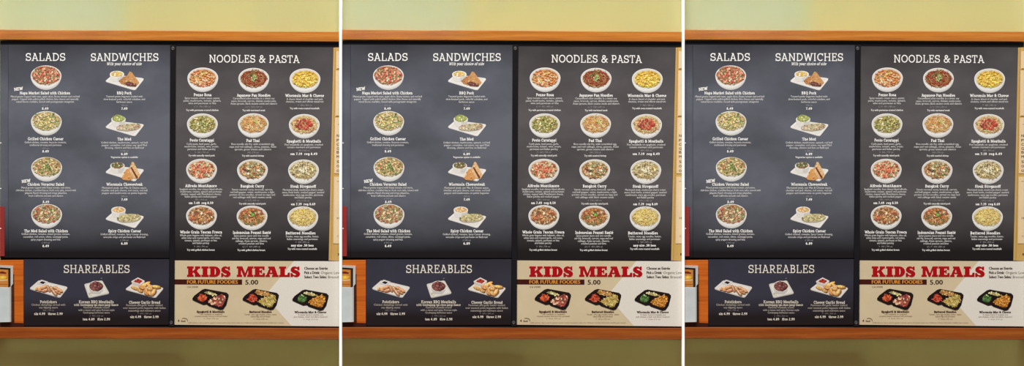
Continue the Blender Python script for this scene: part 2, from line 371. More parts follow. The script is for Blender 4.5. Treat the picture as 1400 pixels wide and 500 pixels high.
def sans(s, shear=0.0):
    """line in Blender's built-in face -> width, polygons, cap height ~0.73"""
    if (s, shear) in _f: return _f[(s, shear)]
    cu = bpy.data.curves.new('t', 'FONT'); cu.body = s; cu.size = 1; cu.resolution_u = 2; cu.shear = shear
    ob = bpy.data.objects.new('t', cu); col.objects.link(ob)
    dg = bpy.context.evaluated_depsgraph_get(); dg.update()
    me = ob.evaluated_get(dg).to_mesh()
    vs = [(v.co.x, v.co.y) for v in me.vertices]; P = [[vs[i] for i in p.vertices] for p in me.polygons]
    xs = [v[0] for v in vs]; x0 = min(xs); w = max(xs) - x0
    P = [(0, [(a - x0, b) for a, b in q]) for q in P]
    ob.evaluated_get(dg).to_mesh_clear()
    bpy.data.objects.remove(ob); bpy.data.curves.remove(cu)
    _f[(s, shear)] = (w, P); return w, P
def put(ink, wp, x0, x1, base, cap, c, rot=0, clip=None, shear=0, slope=0, bold=0):
    """place a line between photo columns x0..x1 with its baseline at row `base`"""
    w, P = wp; k = (x1 - x0) / w; cr, sr = math.cos(rot), math.sin(rot)
    offs = [(0, 0)] if not bold else [(-bold, 0), (bold, 0)]
    for i, (ox, oy) in enumerate(offs):
        for z, q in P:
            pts = []
            for u, v in q:
                a, b = u * k + v * cap * shear + ox, v * cap
                a, b = a * cr - b * sr, a * sr + b * cr
                pts.append((x0 + a, base - b + slope * a))
            ink.poly(pts, c, y=ink.y - .00004 * (z + 2 * i), clip=clip)

WHITE = (250, 250, 248); SOFT = (212, 212, 213); DIM = (160, 160, 163); BROWN = (62, 34, 26)
def center_line(ink, s, cx, yc, width, cap, c, kind='sans', w=.16, shear=0, bold=0):
    if kind == 'slab': put(ink, slab(s, w, .7, .03), cx - width / 2, cx + width / 2, yc + cap / 2, cap, c, shear=shear)
    else: put(ink, sans(s), cx - width / 2, cx + width / 2, yc + cap / 2, cap / .65, c, shear=shear, bold=bold)
def block(ink, lines, ys, cx, width, cap=2.5, c=SOFT, bold=.06):
    """description lines; the widest one spans `width`"""
    mw = max(sans(s)[0] for s in lines)
    for s, y in zip(lines, ys): center_line(ink, s, cx, y, width * sans(s)[0] / mw, cap, c, bold=bold)

# ------------------------------------------------------------------ printed food
def jit(c, r, a=.14):
    k = 1 + r.uniform(-a, a) + (.14 if r.random() < .14 else 0)      # some pieces catch the studio light
    return tuple(int(max(0, min(255, (x + (255 - x) * .16) * k + r.uniform(-6, 6)))) for x in c)
def pick(r, pal):
    t = sum(p[1] for p in pal); u = r.uniform(0, t)
    for c, w in pal:
        u -= w
        if u <= 0: return c
    return pal[-1][0]
def blob(r, x, y, a, b, rot, n=7, rough=.25):
    out = []
    for k in range(n):
        th = 2 * math.pi * k / n; m_ = 1 + r.uniform(-rough, rough)
        u, v = a * math.cos(th) * m_, b * math.sin(th) * m_
        out.append((x + u * math.cos(rot) - v * math.sin(rot), y + u * math.sin(rot) + v * math.cos(rot)))
    return out
def ribbon(ink, r, x, y, ln, wd, rot, bend, c):
    n = 5; Lp = []; Rp = []
    for k in range(n + 1):
        t = k / n - .5; a = rot + bend * t
        px = x + math.cos(rot) * t * ln - math.sin(rot) * bend * ln * (t * t - .08)
        py = y + math.sin(rot) * t * ln + math.cos(rot) * bend * ln * (t * t - .08)
        Lp.append((px - math.sin(a) * wd / 2, py + math.cos(a) * wd / 2)); Rp.append((px + math.sin(a) * wd / 2, py - math.cos(a) * wd / 2))
    for k in range(n): ink.poly([Lp[k], Lp[k + 1], Rp[k + 1], Rp[k]], c)
def ellipse(cx, cy, rx, ry, n=40, a0=0, a1=360):
    return [(cx + rx * math.cos(math.radians(a0 + (a1 - a0) * k / n)), cy + ry * math.sin(math.radians(a0 + (a1 - a0) * k / n))) for k in range(n + (0 if a1 - a0 == 360 else 1))]
def heap(ink, r, cx, cy, rx, ry, pal, n, style='chunk', size=(1.0, 2.2), inside=None):
    avg = tuple(int(sum(c[i] * w for c, w in pal) / sum(w for c, w in pal) * .88) for i in range(3))
    ink.poly(blob(r, cx, cy, rx, ry, 0, 26, .05), avg); ink.up()
    pts = []
    for _ in range(n):
        a = r.uniform(0, 2 * math.pi); d = math.sqrt(r.random()) * .96
        pts.append((cx + rx * d * math.cos(a), cy + ry * d * math.sin(a)))
    for x, y in pts:
        c = jit(pick(r, pal), r, .16); s = r.uniform(*size); ink.up(.000012)
        edge = min(1, 1.38 - math.hypot((x - cx) / rx, (y - cy) / ry) * .5)
        c = tuple(int(v * edge) if edge < 1 else v for v in c)
        if style == 'noodle' or (style == 'mix' and r.random() < .5):
            ribbon(ink, r, x, y, s * 2.6, .62, r.uniform(0, math.pi), r.uniform(-1.6, 1.6), c)
        elif style == 'penne': ribbon(ink, r, x, y, s * 1.9, 1.25, r.uniform(-.5, 1.2), r.uniform(-.2, .2), c)
        else: ink.poly(blob(r, x, y, s, s * r.uniform(.4, .75), r.uniform(0, 3.1), 7), c)
    return pts

def bowl_picture(parent, cx, top, pal, style, seed, label, food=(17.4, 11.6, 14.4), n=190, size=(1., 2.1), garnish=None, center=None):
    r = random.Random(seed)
    k = Ink(); cy = top + 14.2
    body = ellipse(cx, cy, 21, 14.2, 28, 180, 360) + ellipse(cx, cy, 21, 19.2, 28, 0, 180)[1:-1]
    k.poly(body, (203, 202, 202)); k.up()
    for i in range(6):                                # glaze shading printed around the foot
        f = i / 5
        ex, ey, ew, eh = cx - 1.0 * f, cy - .2 * f, 20.9 - 1.0 * f, 18.8 - 2.4 * f
        k.poly(ellipse(ex, ey, ew, 13.9, 20, 180, 360) + ellipse(ex, ey, ew, eh, 20, 0, 180)[1:-1], tuple(int(198 + 32 * f + d) for d in (0, 1, 0))); k.up()
    k.poly(ellipse(cx, cy - .2, 20.9, 13.9), (244, 243, 240)); k.up()
    for i in range(6):
        f = i / 5
        k.poly(ellipse(cx + .2 * f, cy - .1 + .3 * f, 20.1 - 1.6 * f, 13.3 - 1.3 * f), tuple(int(v) for v in (208 + 14 * f, 206 + 13 * f, 200 + 10 * f))); k.up()
    y = k.y
    pic = k.build('bowl_picture', parent, label)
    f = Ink(y - .00004)
    heap(f, r, cx, top + food[2], food[0], food[1], pal, n, style, size)
    if center:                                        # sauce or topping heaped in the middle
        cp, cn, crx, cry = center
        for _ in range(cn):
            a = r.uniform(0, 6.28); d = math.sqrt(r.random()); f.up(.000012)
            f.poly(blob(r, cx + crx * d * math.cos(a), top + food[2] - .6 + cry * d * math.sin(a), r.uniform(.8, 2.), r.uniform(.6, 1.3), r.uniform(0, 3), 7), jit(pick(r, cp), r))
    if garnish:
        gc, gn, gx, gy, gr = garnish
        for _ in range(gn):
            a = r.uniform(0, 6.28); d = r.random() * gr; f.up(.000012)
            f.poly(blob(r, cx + gx + d * math.cos(a), top + food[2] + gy + d * .7 * math.sin(a), r.uniform(.6, 1.5), r.uniform(.4, .9), r.uniform(0, 3), 6), jit(gc, r, .25))
    f.build('food', pic)
    return pic

def plate(k, q, hi=(238, 237, 234), lo=(203, 202, 203)):
    """printed rectangular plate seen at a slant; q = left, back, right, front corners"""
    cx = sum(p[0] for p in q) / 4; cy = sum(p[1] for p in q) / 4
    def rnd(pts, f=.1):
        out = []
        n = len(pts)
        for i in range(n):
            a, b, c = pts[i - 1], pts[i], pts[(i + 1) % n]
            for t in (0, .25, .5, .75, 1):
                u = (b[0] + (a[0] - b[0]) * f * (1 - t) ** 2 + (c[0] - b[0]) * f * t ** 2, b[1] + (a[1] - b[1]) * f * (1 - t) ** 2 + (c[1] - b[1]) * f * t ** 2)
                out.append(u)
        return out
    k.poly(rnd([(x, y + 1.0) for x, y in q]), lo); k.up()
    k.poly(rnd(q), hi); k.up()
    ins = [(cx + (x - cx) * .86, cy + (y - cy) * .82) for x, y in q]
    k.poly(rnd(ins), (218, 216, 213)); k.up()
    ins = [(cx + (x - cx) * .83, cy + (y - cy) * .77 + .3) for x, y in q]
    k.poly(rnd(ins), (230, 228, 225)); k.up()
def cup(parent, y, cx, cy, rx, ry, depth, pal, seed, size=(.7, 1.4), n=45, heapup=0):
    r = random.Random(seed); k = Ink(y)
    k.poly(ellipse(cx, cy, rx, ry, 16, 180, 360) + [(cx + rx, cy + .5), (cx + rx * .92, cy + depth * .55), (cx + rx * .62, cy + depth), (cx - rx * .62, cy + depth), (cx - rx * .92, cy + depth * .55), (cx - rx, cy + .5)], (206, 204, 200)); k.up()
    k.poly([(cx - rx, cy + .4), (cx + rx * .1, cy + ry), (cx + rx * .1, cy + depth * .96), (cx - rx * .62, cy + depth * .96), (cx - rx * .9, cy + depth * .5)], (224, 222, 219)); k.up()
    k.poly(ellipse(cx, cy, rx, ry), (240, 238, 234)); k.up()
    heap(k, r, cx, cy - heapup * .4, rx * .84, ry * .76 + heapup * .6, pal, n, 'chunk', size)
    return k.build('side_bowl', parent)
def wedge(k, r, tri, crust, fill, n=26):
    """cut sandwich half: toasted face with crumbs, filling showing along the cut"""
    k.poly(tri, crust); k.up()
    xs = [p[0] for p in tri]; ys = [p[1] for p in tri]
    def inside(x, y):
        c = False; j = len(tri) - 1
        for i in range(len(tri)):
            if (tri[i][1] > y) != (tri[j][1] > y) and x < (tri[j][0] - tri[i][0]) * (y - tri[i][1]) / (tri[j][1] - tri[i][1]) + tri[i][0]: c = not c
            j = i
        return c
    m_ = 0
    while m_ < n:
        x, y = r.uniform(min(xs), max(xs)), r.uniform(min(ys), max(ys))
        if inside(x, y):
            m_ += 1; k.up(.000012); k.poly(blob(r, x, y, r.uniform(.5, 1.3), r.uniform(.4, .8), r.uniform(0, 3), 6), jit(fill if r.random() < .5 else crust, r, .18))
def wrap_roll(k, r, x0, y0, x1, y1, wd, pal, shell=(206, 186, 140)):
    rot = math.atan2(y1 - y0, x1 - x0); ln = math.hypot(x1 - x0, y1 - y0)
    k.poly(blob(r, (x0 + x1) / 2, (y0 + y1) / 2 + .8, ln / 2 + .8, wd / 2 + .6, rot, 18, .05), (176, 168, 150)); k.up()
    k.poly(blob(r, (x0 + x1) / 2, (y0 + y1) / 2, ln / 2, wd / 2, rot, 18, .07), shell); k.up()
    for _ in range(80):
        t = r.uniform(-.46, .46); u = r.uniform(-.42, .42) * wd * math.sqrt(max(0, 1 - 4 * t * t) + .05); k.up(.000012)
        x, y = (x0 + x1) / 2 + math.cos(rot) * t * ln - math.sin(rot) * u, (y0 + y1) / 2 + math.sin(rot) * t * ln + math.cos(rot) * u
        k.poly(blob(r, x, y, r.uniform(.5, 1.5), r.uniform(.4, .9), rot + r.uniform(-.7, .7), 6), jit(pick(r, pal), r, .18))

# ------------------------------------------------------------------ palettes
GREEN = (108, 128, 70); LGREEN = (172, 180, 112); REDT = (198, 74, 52); CREAM = (238, 224, 188); CHICK = (222, 172, 124); YEL = (238, 200, 88)
PAL = {
 'napa': [(REDT, 4), ((226, 140, 108), 4), (CREAM, 3), (GREEN, 3), ((150, 60, 44), 1.2), (CHICK, 2)],
 'caesar': [((214, 200, 120), 5), (LGREEN, 3), (GREEN, 2), (CHICK, 3), (CREAM, 3), ((226, 180, 110), 2)],
 'veracruz': [(LGREEN, 3), (GREEN, 3), ((226, 204, 130), 4), (REDT, 1.4), (CHICK, 3), (CREAM, 2), ((120, 64, 50), 1)],
 'med': [(CREAM, 4), (GREEN, 2.5), (REDT, 2.2), ((220, 150, 110), 3), ((84, 48, 52), 1.1), ((226, 206, 130), 2), (LGREEN, 1)],
 'rosa': [((228, 140, 66), 5), ((238, 172, 100), 4), ((212, 92, 48), 3), (CREAM, 2), ((108, 124, 52), 1)],
 'udon': [((132, 62, 34), 5), ((168, 86, 46), 4), ((188, 58, 40), 3), ((98, 108, 48), 1.4), ((216, 180, 120), 1.4)],
 'mac': [((244, 202, 74), 6), ((250, 218, 112), 4), ((232, 172, 44), 3)],
 'pesto': [((206, 190, 108), 5), ((152, 152, 62), 3), ((112, 126, 48), 2), (CREAM, 3), ((122, 74, 44), 1.3)],
 'thai': [((238, 192, 116), 5), ((228, 160, 88), 4), (CREAM, 2), ((206, 110, 66), 1.5), (LGREEN, 1)],
 'spag': [((236, 208, 146), 6), ((222, 182, 112), 3), ((206, 110, 70), 1.2)],
 'alfredo': [((224, 130, 84), 3), ((236, 206, 156), 4), (REDT, 3), (GREEN, 1.4), (CREAM, 2)],
 'curry': [((190, 168, 104), 4), (GREEN, 2.4), ((196, 82, 50), 2.2), ((92, 54, 48), 1.6), (CREAM, 2.4), ((222, 160, 90), 2)],
 'strog': [((214, 194, 132), 5), ((190, 164, 96), 3), ((122, 98, 56), 2), (CREAM, 2.5)],
 'tuscan': [((196, 128, 74), 4), ((214, 160, 104), 3), ((176, 72, 48), 2.2), ((92, 104, 48), 1.8), (CREAM, 1.8), ((110, 60, 38), 1.6)],
 'indo': [((214, 150, 78), 4), ((186, 110, 56), 3), (CREAM, 1.6), (GREEN, 1.6), ((196, 74, 44), 1.6), ((126, 74, 42), 1.4)],
 'butter': [((240, 210, 118), 6), ((228, 188, 84), 3), ((248, 228, 160), 3)],
}

def entry(root, name, nx, ny, desc, dys, dcx, dw, cal=None, cal_y=0, price=None, price_y=0, price_w=9, note=None, note_y=0, note_w=0, cap=4.0):
    """one dish's printed text: name, description, calories, price, suggestion"""
    cx = (nx[0] + nx[1]) / 2
    k = Ink(); center_line(k, name, cx, ny, nx[1] - nx[0], cap, WHITE, 'slab', .19); k.build('dish_name', root)
    k = Ink(); block(k, desc, dys, dcx, dw); k.build('dish_description', root)
    if cal:
        k = Ink(); center_line(k, cal, dcx, cal_y, sans(cal)[0] * 3.0, 2.1, DIM); k.build('calorie_count', root)
    if price:
        k = Ink(); center_line(k, price, dcx, price_y, price_w, 3.2, WHITE, 'slab', .21); k.build('price', root)
    if note:
        k = Ink(); center_line(k, note, dcx, note_y, note_w, 2.4, (224, 224, 222), bold=.16); k.build('serving_suggestion', root)

B0 = []   # top-level things of the left bay, with their label pieces: (root, text with {} for the place, category, group)
def reg(o, label, cat, group): B0.append((o, label, cat, group)); return o

# ================================================================== board frame
fr = reg(thing('backing_board', 232, 447, -.0008), 'thin black backing board behind the menu sheets, {} of the three bays', 'backing board', 'black backing boards')
prism('board', [(.2, 57), (463.8, 58), (463.8, 448), (.2, 447.5)], -.0008, -.0118, M['backing'], fr)
tr = reg(thing('frame_rail', 232, 61, -.0118), 'black rail along the top of the menu boards, {} of the three bays', 'rail', 'black top rails')
prism('rail', [(.2, 55.5), (463.8, 58), (463.8, 64.2), (.2, 61)], -.0118, -.018, M['black'], tr, own=True)
br = reg(thing('frame_rail', 248, 448, -.0118), 'black rail along the bottom of the menu boards, {} of the three bays', 'rail', 'black bottom rails')
prism('rail', [(32.5, 444.8), (463.8, 446.4), (463.8, 449), (32.5, 448)], -.0118, -.0185, M['black'], br, own=True)
pt = reg(thing('frame_post', 234.8, 446, -.0118), 'black upright post with two screws between the dark menu boards, {} of the three bays', 'post', 'black frame posts')
post = prism('bar', [(233, 61.5), (240.4, 61.8), (238.6, 446), (231.4, 446)], -.0118, -.0235, M['black'], pt, .0008)
for (sx, sy) in ((236.5, 66.2), (234.3, 440.6)):
    bm = bmesh.new()
    ring = []
    for (rr, yy) in ((2.35, -.0234), (2.35, -.0246), (1.7, -.0252), (1.3, -.0246), (0.0, -.0246)):
        ring.append([bm.verts.new((rr * S * math.cos(a * math.pi / 12), yy + .0246, rr * S * math.sin(a * math.pi / 12))) for a in range(24)] if rr else [bm.verts.new((0, yy + .0246, 0))])
    for a in range(len(ring) - 2):
        for i in range(24): bm.faces.new((ring[a][i], ring[a][(i + 1) % 24], ring[a + 1][(i + 1) % 24], ring[a + 1][i]))
    for i in range(24): bm.faces.new((ring[-2][i], ring[-2][(i + 1) % 24], ring[-1][0]))
    bmesh.ops.recalc_face_normals(bm, faces=bm.faces)
    me = bpy.data.meshes.new('screw'); bm.to_mesh(me); bm.free()
    o = link('screw', me, M['steel'], post, 'dull grey round screw head'); o.location = Vector((X(sx), -.0246, Z(sy))) - root_off(post)

# ================================================================== salads and sandwiches panel
p1 = reg(thing('menu_board', 122, 352.5), 'slate grey salads and sandwiches menu panel, {} of the three alike', 'menu board', 'salads and sandwiches panels')
prism('panel_board', [(11.4, 61), (232.8, 61.6), (231.4, 352.5), (11.4, 352)], -.012, -.020, M['slate_salad'], p1, own=True)
k = Ink(); put(k, slab('SALADS', .125, .75, .04), 35, 89.7, 83.2, 10.7, WHITE); k.build('heading', p1)
k = Ink(); put(k, slab('SANDWICHES', .125, .75, .04), 124, 217, 83.4, 10.7, WHITE); k.build('heading', p1)
k = Ink(); put(k, slab('With your choice of side', .16, .7, .03), 145.6, 193.6, 89.2, 4.1, WHITE, shear=.22); k.build('subheading', p1)
bowls = [(63, 89.4, 'napa', 'chunk', 'printed photo of a tomato and chicken salad in a white bowl'),
         (63.4, 151.8, 'caesar', 'chunk', 'printed photo of a pale green caesar salad in a white bowl'),
         (63.8, 214.6, 'veracruz', 'chunk', 'printed photo of a leafy salad topped with avocado in a white bowl'),
         (63.8, 278.6, 'med', 'mix', 'printed photo of a chopped salad with olives and red onion in a white bowl')]
for i, (cx, top, pal, stl, lb) in enumerate(bowls):
    bowl_picture(p1, cx, top, PAL[pal], stl, 11 + i, lb, food=(19.4, 12.7, 13.5), n=230, size=(.9, 2.0), garnish=((88, 120, 44), 14, 1, -.5, 5) if i == 2 else None)
entry(p1, 'Napa Market Salad with Chicken', (27, 96), 127, ['Mixed greens topped with naan, apple slices, Roma tomato and red bell', 'pepper. Topped with pulled grilled chicken, bleu cheese and naturally', 'raised bacon crumbles, tossed with pomegranate vinaigrette'], (131.9, 135.4, 139), 61.8, 94, '610 cal', 144, '8.49', 148.3)
entry(p1, 'Grilled Chicken Caesar', (38, 86.8), 189.6, ['Grilled chicken, romaine, focaccia croutons,', 'traditional dressing and parmesan'], (194.4, 198.1), 62.3, 57, '470 cal', 202.8, '8.49', 206.7)
entry(p1, 'Chicken Veracruz Salad', (37.5, 87.8), 251.7, ['Mixed greens topped with Roma tomato, red onion,', 'chili-lime chicken, crumbled bacon, fresh corn salsa, tossed with', 'jalapeño Ranch dressing and crispy jalapeños,', 'fresh California avocado and cilantro'], (256.3, 260, 263.6, 267.4), 62.8, 82, '£ 570 cal', 271.6, '8.49', 275.8)
entry(p1, 'The Med Salad with Chicken', (33, 93), 315.4, ['Grilled chicken, romaine, mixed greens, tomato,', 'cucumber, red onion, olives, cavatappi pasta,', 'spicy yogurt dressing and feta'], (319.6, 323.4, 327.2), 62.5, 66, '£ 410 cal', 331.6, '8.49', 336)
for (x0, y0) in ((19.6, 124.4), (30, 250.2)):
    k = Ink(); put(k, slab('NEW', .23, .7), x0, x0 + 12, y0, 4.3, WHITE, rot=.14); k.build('new_badge', p1)
# sandwiches
def sandwich_picture(y0, kind, seed, label):
    r = random.Random(seed); k = Ink()
    plate(k, [(143.8, y0 + 14.4), (154.5, y0 + 5.2), (197.4, y0 + 10.6), (184.6, y0 + 26.6)])
    pic = k.build('plate_picture', p1, label); y = k.y - .00003
    if kind == 0: sb = cup(pic, y, 160, y0 + 5, 9.8, 4.6, 10.4, [(YEL, 5), (CREAM, 3), ((226, 150, 60), 2)], seed)
    elif kind == 1: sb = cup(pic, y, 162, y0 + 3.6, 9.8, 4.4, 10.6, [((172, 184, 96), 5), ((208, 212, 140), 4), ((136, 152, 78), 2)], seed, heapup=2.6, n=70)
    elif kind == 2: sb = cup(pic, y, 160.6, y0 + 5.6, 9.8, 4.8, 10.4, [(GREEN, 5), (REDT, 1.5), ((70, 84, 40), 3), (CREAM, 1.5), ((130, 70, 50), 1)], seed, heapup=1.2, n=60)
    else: sb = cup(pic, y, 162, y0 + 2.2, 9.8, 4.6, 10.6, [((236, 200, 130), 5), ((226, 140, 70), 2), (CREAM, 4)], seed)
    f = Ink(y - .0006)
    if kind == 0:
        wedge(f, r, [(162.6, y0 + 14.6), (167, y0 + 10), (175, y0 + 6), (180, y0 + 14), (176, y0 + 20.2), (166, y0 + 18.4)], (188, 132, 84), (120, 70, 44))
        wedge(f, r, [(168, y0 + 18.6), (177.2, y0 + 1.2), (180, y0 + 2), (190.6, y0 + 16.4), (186, y0 + 21.4), (176, y0 + 20.4)], (204, 154, 100), (172, 112, 64), 60)
        f.poly([(169.6, y0 + 17.4), (176, y0 + 14.8), (187, y0 + 19.4), (185.6, y0 + 21.8), (174.6, y0 + 20.8)], (112, 66, 48)); f.up()
        for _ in range(14): f.up(.000012); f.poly(blob(r, r.uniform(171, 185), y0 + r.uniform(16.8, 20.6), 1.1, .7, r.uniform(0, 3), 6), jit(pick(r, [((96, 52, 40), 3), ((150, 88, 120), 1), (CREAM, 1)]), r))
        nm = 'sandwich'
    elif kind == 2:
        wedge(f, r, [(166, y0 + 23), (172.6, y0 + 10.4), (177, y0 + 9.6), (183.6, y0 + 22), (178, y0 + 26), (169, y0 + 25)], (216, 158, 96), (150, 84, 54), 34)
        wedge(f, r, [(175.6, y0 + 12), (180.6, y0 + .2), (183, y0 + 1), (192, y0 + 18.6), (189, y0 + 23.6), (182, y0 + 22)], (226, 190, 140), (184, 112, 66), 34)
        f.poly([(178.6, y0 + 8.4), (180, y0 + 7), (189, y0 + 22), (186.6, y0 + 23.2)], (122, 66, 48)); f.up()
        nm = 'sandwich'
    elif kind == 1:
        wrap_roll(f, r, 160, y0 + 15.4, 192.4, y0 + 12.6, 9, [((214, 204, 170), 4), ((150, 150, 92), 2), (GREEN, 1.4), ((176, 84, 70), 1.6), ((112, 84, 60), 1.4), (CREAM, 2)], (204, 190, 156)); nm = 'flatbread_wrap'
    else:
        wrap_roll(f, r, 160, y0 + 14, 192.4, y0 + 11.4, 10.5, [((206, 196, 146), 4), ((146, 152, 84), 3), (GREEN, 2), (CREAM, 2), ((136, 110, 70), 1.4)], (206, 190, 142)); nm = 'flatbread_wrap'
    f.build(nm, pic)
sandwich_picture(96.4, 0, 31, 'printed photo of a cut pork sandwich with a side bowl on a white plate')
sandwich_picture(159.2, 1, 32, 'printed photo of a flatbread wrap with a green side salad on a white plate')
sandwich_picture(220.8, 2, 33, 'printed photo of a steak sandwich cut in halves with a side salad on a white plate')
sandwich_picture(284.6, 3, 34, 'printed photo of a flatbread wrap with an orange side bowl on a white plate')
entry(p1, 'BBQ Pork', (159.8, 180), 127, ['Toasted petite baguette loaded with', 'slow-braised pork, colorful coleslaw, and', 'barbecue sauce'], (131.8, 135.5, 139.2), 170, 56.5, '760 cal', 143.8, '7.49', 148.3, 8.6)
entry(p1, 'The Med', (160.6, 179.5), 190, ['Grilled chicken, mushrooms, spinach, red bell', 'pepper, cucumber, red onion, our aged Med', 'dressing, cilantro and feta on flatbread'], (194.8, 198.3, 201.9), 170, 63.5, '£ 340 cal', 206.2, '6.89', 210.4, 9, 'Vegetarian option is available', 214.7, 37)
entry(p1, 'Wisconsin Cheesesteak', (145.6, 195), 251.7, ['Marinated steak, our Mac & Cheese sauce,', 'cheddar and jack cheese, red onion, red bell', 'pepper and mushrooms on petite baguette'], (256.5, 260.1, 263.7), 170, 63, '660 cal', 268.1, '7.49', 272.5, 8.6)
entry(p1, 'Spicy Chicken Caesar', (148, 193), 315.4, ['Grilled chicken, romaine, Spicy Caesar dressing,', 'avocado crisps and parmesan on flatbread'], (320, 323.8), 170, 65, '£ 540 cal', 328.2, '6.89', 332.6)

# ================================================================== noodles and pasta panel
p2 = reg(thing('menu_board', 346, 355), 'slate brown noodles and pasta menu panel, {} of the three alike', 'menu board', 'noodles and pasta panels')
prism('panel_board', [(240.7, 63.2), (455.8, 64.6), (449.2, 355.8), (239, 355.2)], -.012, -.020, M['slate_noodle'], p2, own=True)
k = Ink(); put(k, slab('NOODLES & PASTA', .125, .75, .03), 285.6, 409.6, 85.4, 10.6, WHITE, slope=.006); k.build('heading', p2)
SA = ((196, 170, 84), 1)
D = [  # cx, top, palette, style, name span, name y, description, ys, block cx, width, cal, cal y, price, y, w, note, y, w, label
 (277.3, 92.3, 'rosa', 'penne', 'Penne Rosa', (264.9, 289.2), 129.5, ['Spicy tomato cream sauce, penne', 'pasta, mushrooms, tomato, spinach,', 'wine and parmesan or feta'], (134, 137.5, 141), 276.5, 51, '£ | V  450 | 880 cal', 145.6, None, 0, 0, 'Try with parmesan-crusted chicken', 150.4, 44, 'pink tomato cream penne'),
 (347, 92.8, 'udon', 'noodle', 'Japanese Pan Noodles', (323.7, 369.8), 130.2, ['Caramelized udon noodles in a sweet soy', 'sauce, broccoli, carrots, shiitake mushrooms,', 'Asian sprouts, black sesame seeds and cilantro'], (134.4, 138, 141.6), 347, 63.4, '£ | V  320 | 640 cal', 146.1, None, 0, 0, 'Try with marinated steak', 150.7, 31, 'dark red pan noodles with green garnish'),
 (417, 93.6, 'mac', 'chunk', 'Wisconsin Mac & Cheese', (390.2, 443), 130.5, ['A classic blend of cheddar and jack', 'cheeses, cream and elbow macaroni'], (135.4, 138.8), 416.5, 51, 'V  480 | 980 cal', 143.8, None, 0, 0, 'Try with oven-roasted meatballs', 148, 40.3, 'yellow macaroni and cheese'),
 (276.7, 155, 'pesto', 'chunk', 'Pesto Cavatappi', (259.4, 292.7), 191.5, ['Curly pasta, basil pesto, garlic,', 'mushrooms, tomato, wine, cream,', 'parmesan and Italian parsley'], (196.6, 200.1, 203.7), 275.6, 46.6, 'V  360 | 730 cal', 208, None, 0, 0, 'Try with naturally raised pork', 212.4, 36, 'green pesto pasta spirals'),
 (346.3, 154.8, 'thai', 'noodle', 'Pad Thai', (336.8, 355), 192, ['Rice noodle stir-fry, with scrambled egg,', 'napa and red cabbage, citrus, peanuts, Asian', 'sprouts, green onions and cilantro'], (196.8, 200.4, 204), 345.8, 64, '390 | 770 cal', 208.4, None, 0, 0, 'Try with sautéed shrimp', 212.7, 30, 'orange rice noodles with egg'),
 (416, 155.8, 'spag', 'noodle', 'Spaghetti & Meatballs', (392, 438.8), 192.8, ['Five meatballs on spaghetti, crushed', 'tomato marinara and parmesan'], (197.6, 201.1), 415.4, 52, '480 | 960 cal', 205.6, 'sm 7.19  reg 8.49', 210.2, 37, None, 0, 0, 'spaghetti with red sauce and meatballs'),
 (275.6, 217, 'alfredo', 'mix', 'Alfredo MontAmore', (253.3, 296.5), 253.8, ['Spaghetti noodles, four-cheese blend alfredo,', 'mushrooms, tomato, spinach and parmesan', 'chicken, topped with MontAmore cheese,', 'Italian parsley and cracked pepper'], (258.4, 261.8, 265.2, 268.6), 274.8, 58.6, '700 | 1410 cal', 272.8, 'sm 7.49  reg 8.59', 277.2, 33.6, None, 0, 0, 'creamy pasta with tomato and chicken'),
 (345.2, 217.6, 'curry', 'mix', 'Bangkok Curry', (328.8, 361), 254.2, ['Sweet coconut curry, broccoli, carrots,', 'red bell pepper, onion, mushrooms, a light', 'portion of rice noodles, served on napa and', 'red cabbage with black sesame seeds'], (259, 262.5, 266, 269.5), 345, 62, '£  210 | 440 cal', 273.8, None, 0, 0, 'Try with naturally raised pork', 278.2, 36.7, 'mixed vegetable curry'),
 (415, 218, 'strog', 'mix', 'Steak Stroganoff', (397, 432), 254.5, ['Marinated steak, mushroom sherry cream', 'sauce, fresh herbs, cracked pepper, sautéed', 'mushrooms, wavy egg noodles, parmesan', 'and Italian parsley'], (259.3, 262.8, 266.3, 269.8), 414.4, 57.3, '570 | 1150 cal', 274.3, 'sm 7.39  reg 8.69', 278.8, 33.4, None, 0, 0, 'pale stroganoff noodles with grated cheese'),
 (275.5, 280.2, 'tuscan', 'mix', 'Whole Grain Tuscan Fresca', (246.3, 303.6), 317, ['Whole grain linguine with balsamic, olive oil,', 'white wine and roasted garlic, red onion,', 'tomato, spinach, parmesan or feta', 'and Italian parsley'], (321.5, 325, 328.5, 332), 274.6, 57.3, 'V  390 | 790 cal', 336.8, None, 0, 0, 'Try with grilled chicken breast', 341.3, 38, 'brown linguine with tomato'),
 (344.6, 281, 'indo', 'mix', 'Indonesian Peanut Sauté', (318.3, 370.4), 317.6, ['Spicy peanut sauce and rice noodle', 'stir-fry, broccoli, carrots, napa and red', 'cabbage, Asian sprouts, cilantro,', 'crushed peanuts and lime'], (322, 325.6, 329.2, 332.7), 343.6, 52.4, '££ | V  450 | 880 cal', 337, None, 0, 0, 'Try with grilled chicken breast', 341.6, 38, 'peanut noodles with a green herb sprig'),
 (414, 282, 'butter', 'noodle', 'Buttered Noodles', (390.5, 431.5), 318.3, ['Tender, wavy egg noodles, butter,', 'Italian seasonings and parmesan'], (323, 326.6), 413.3, 45.5, 'V  420 | 870 cal', 330.8, 'any size .50 less', 335.2, 31, 'Try with oven-roasted meatballs', 340, 40, 'yellow buttered egg noodles'),
]
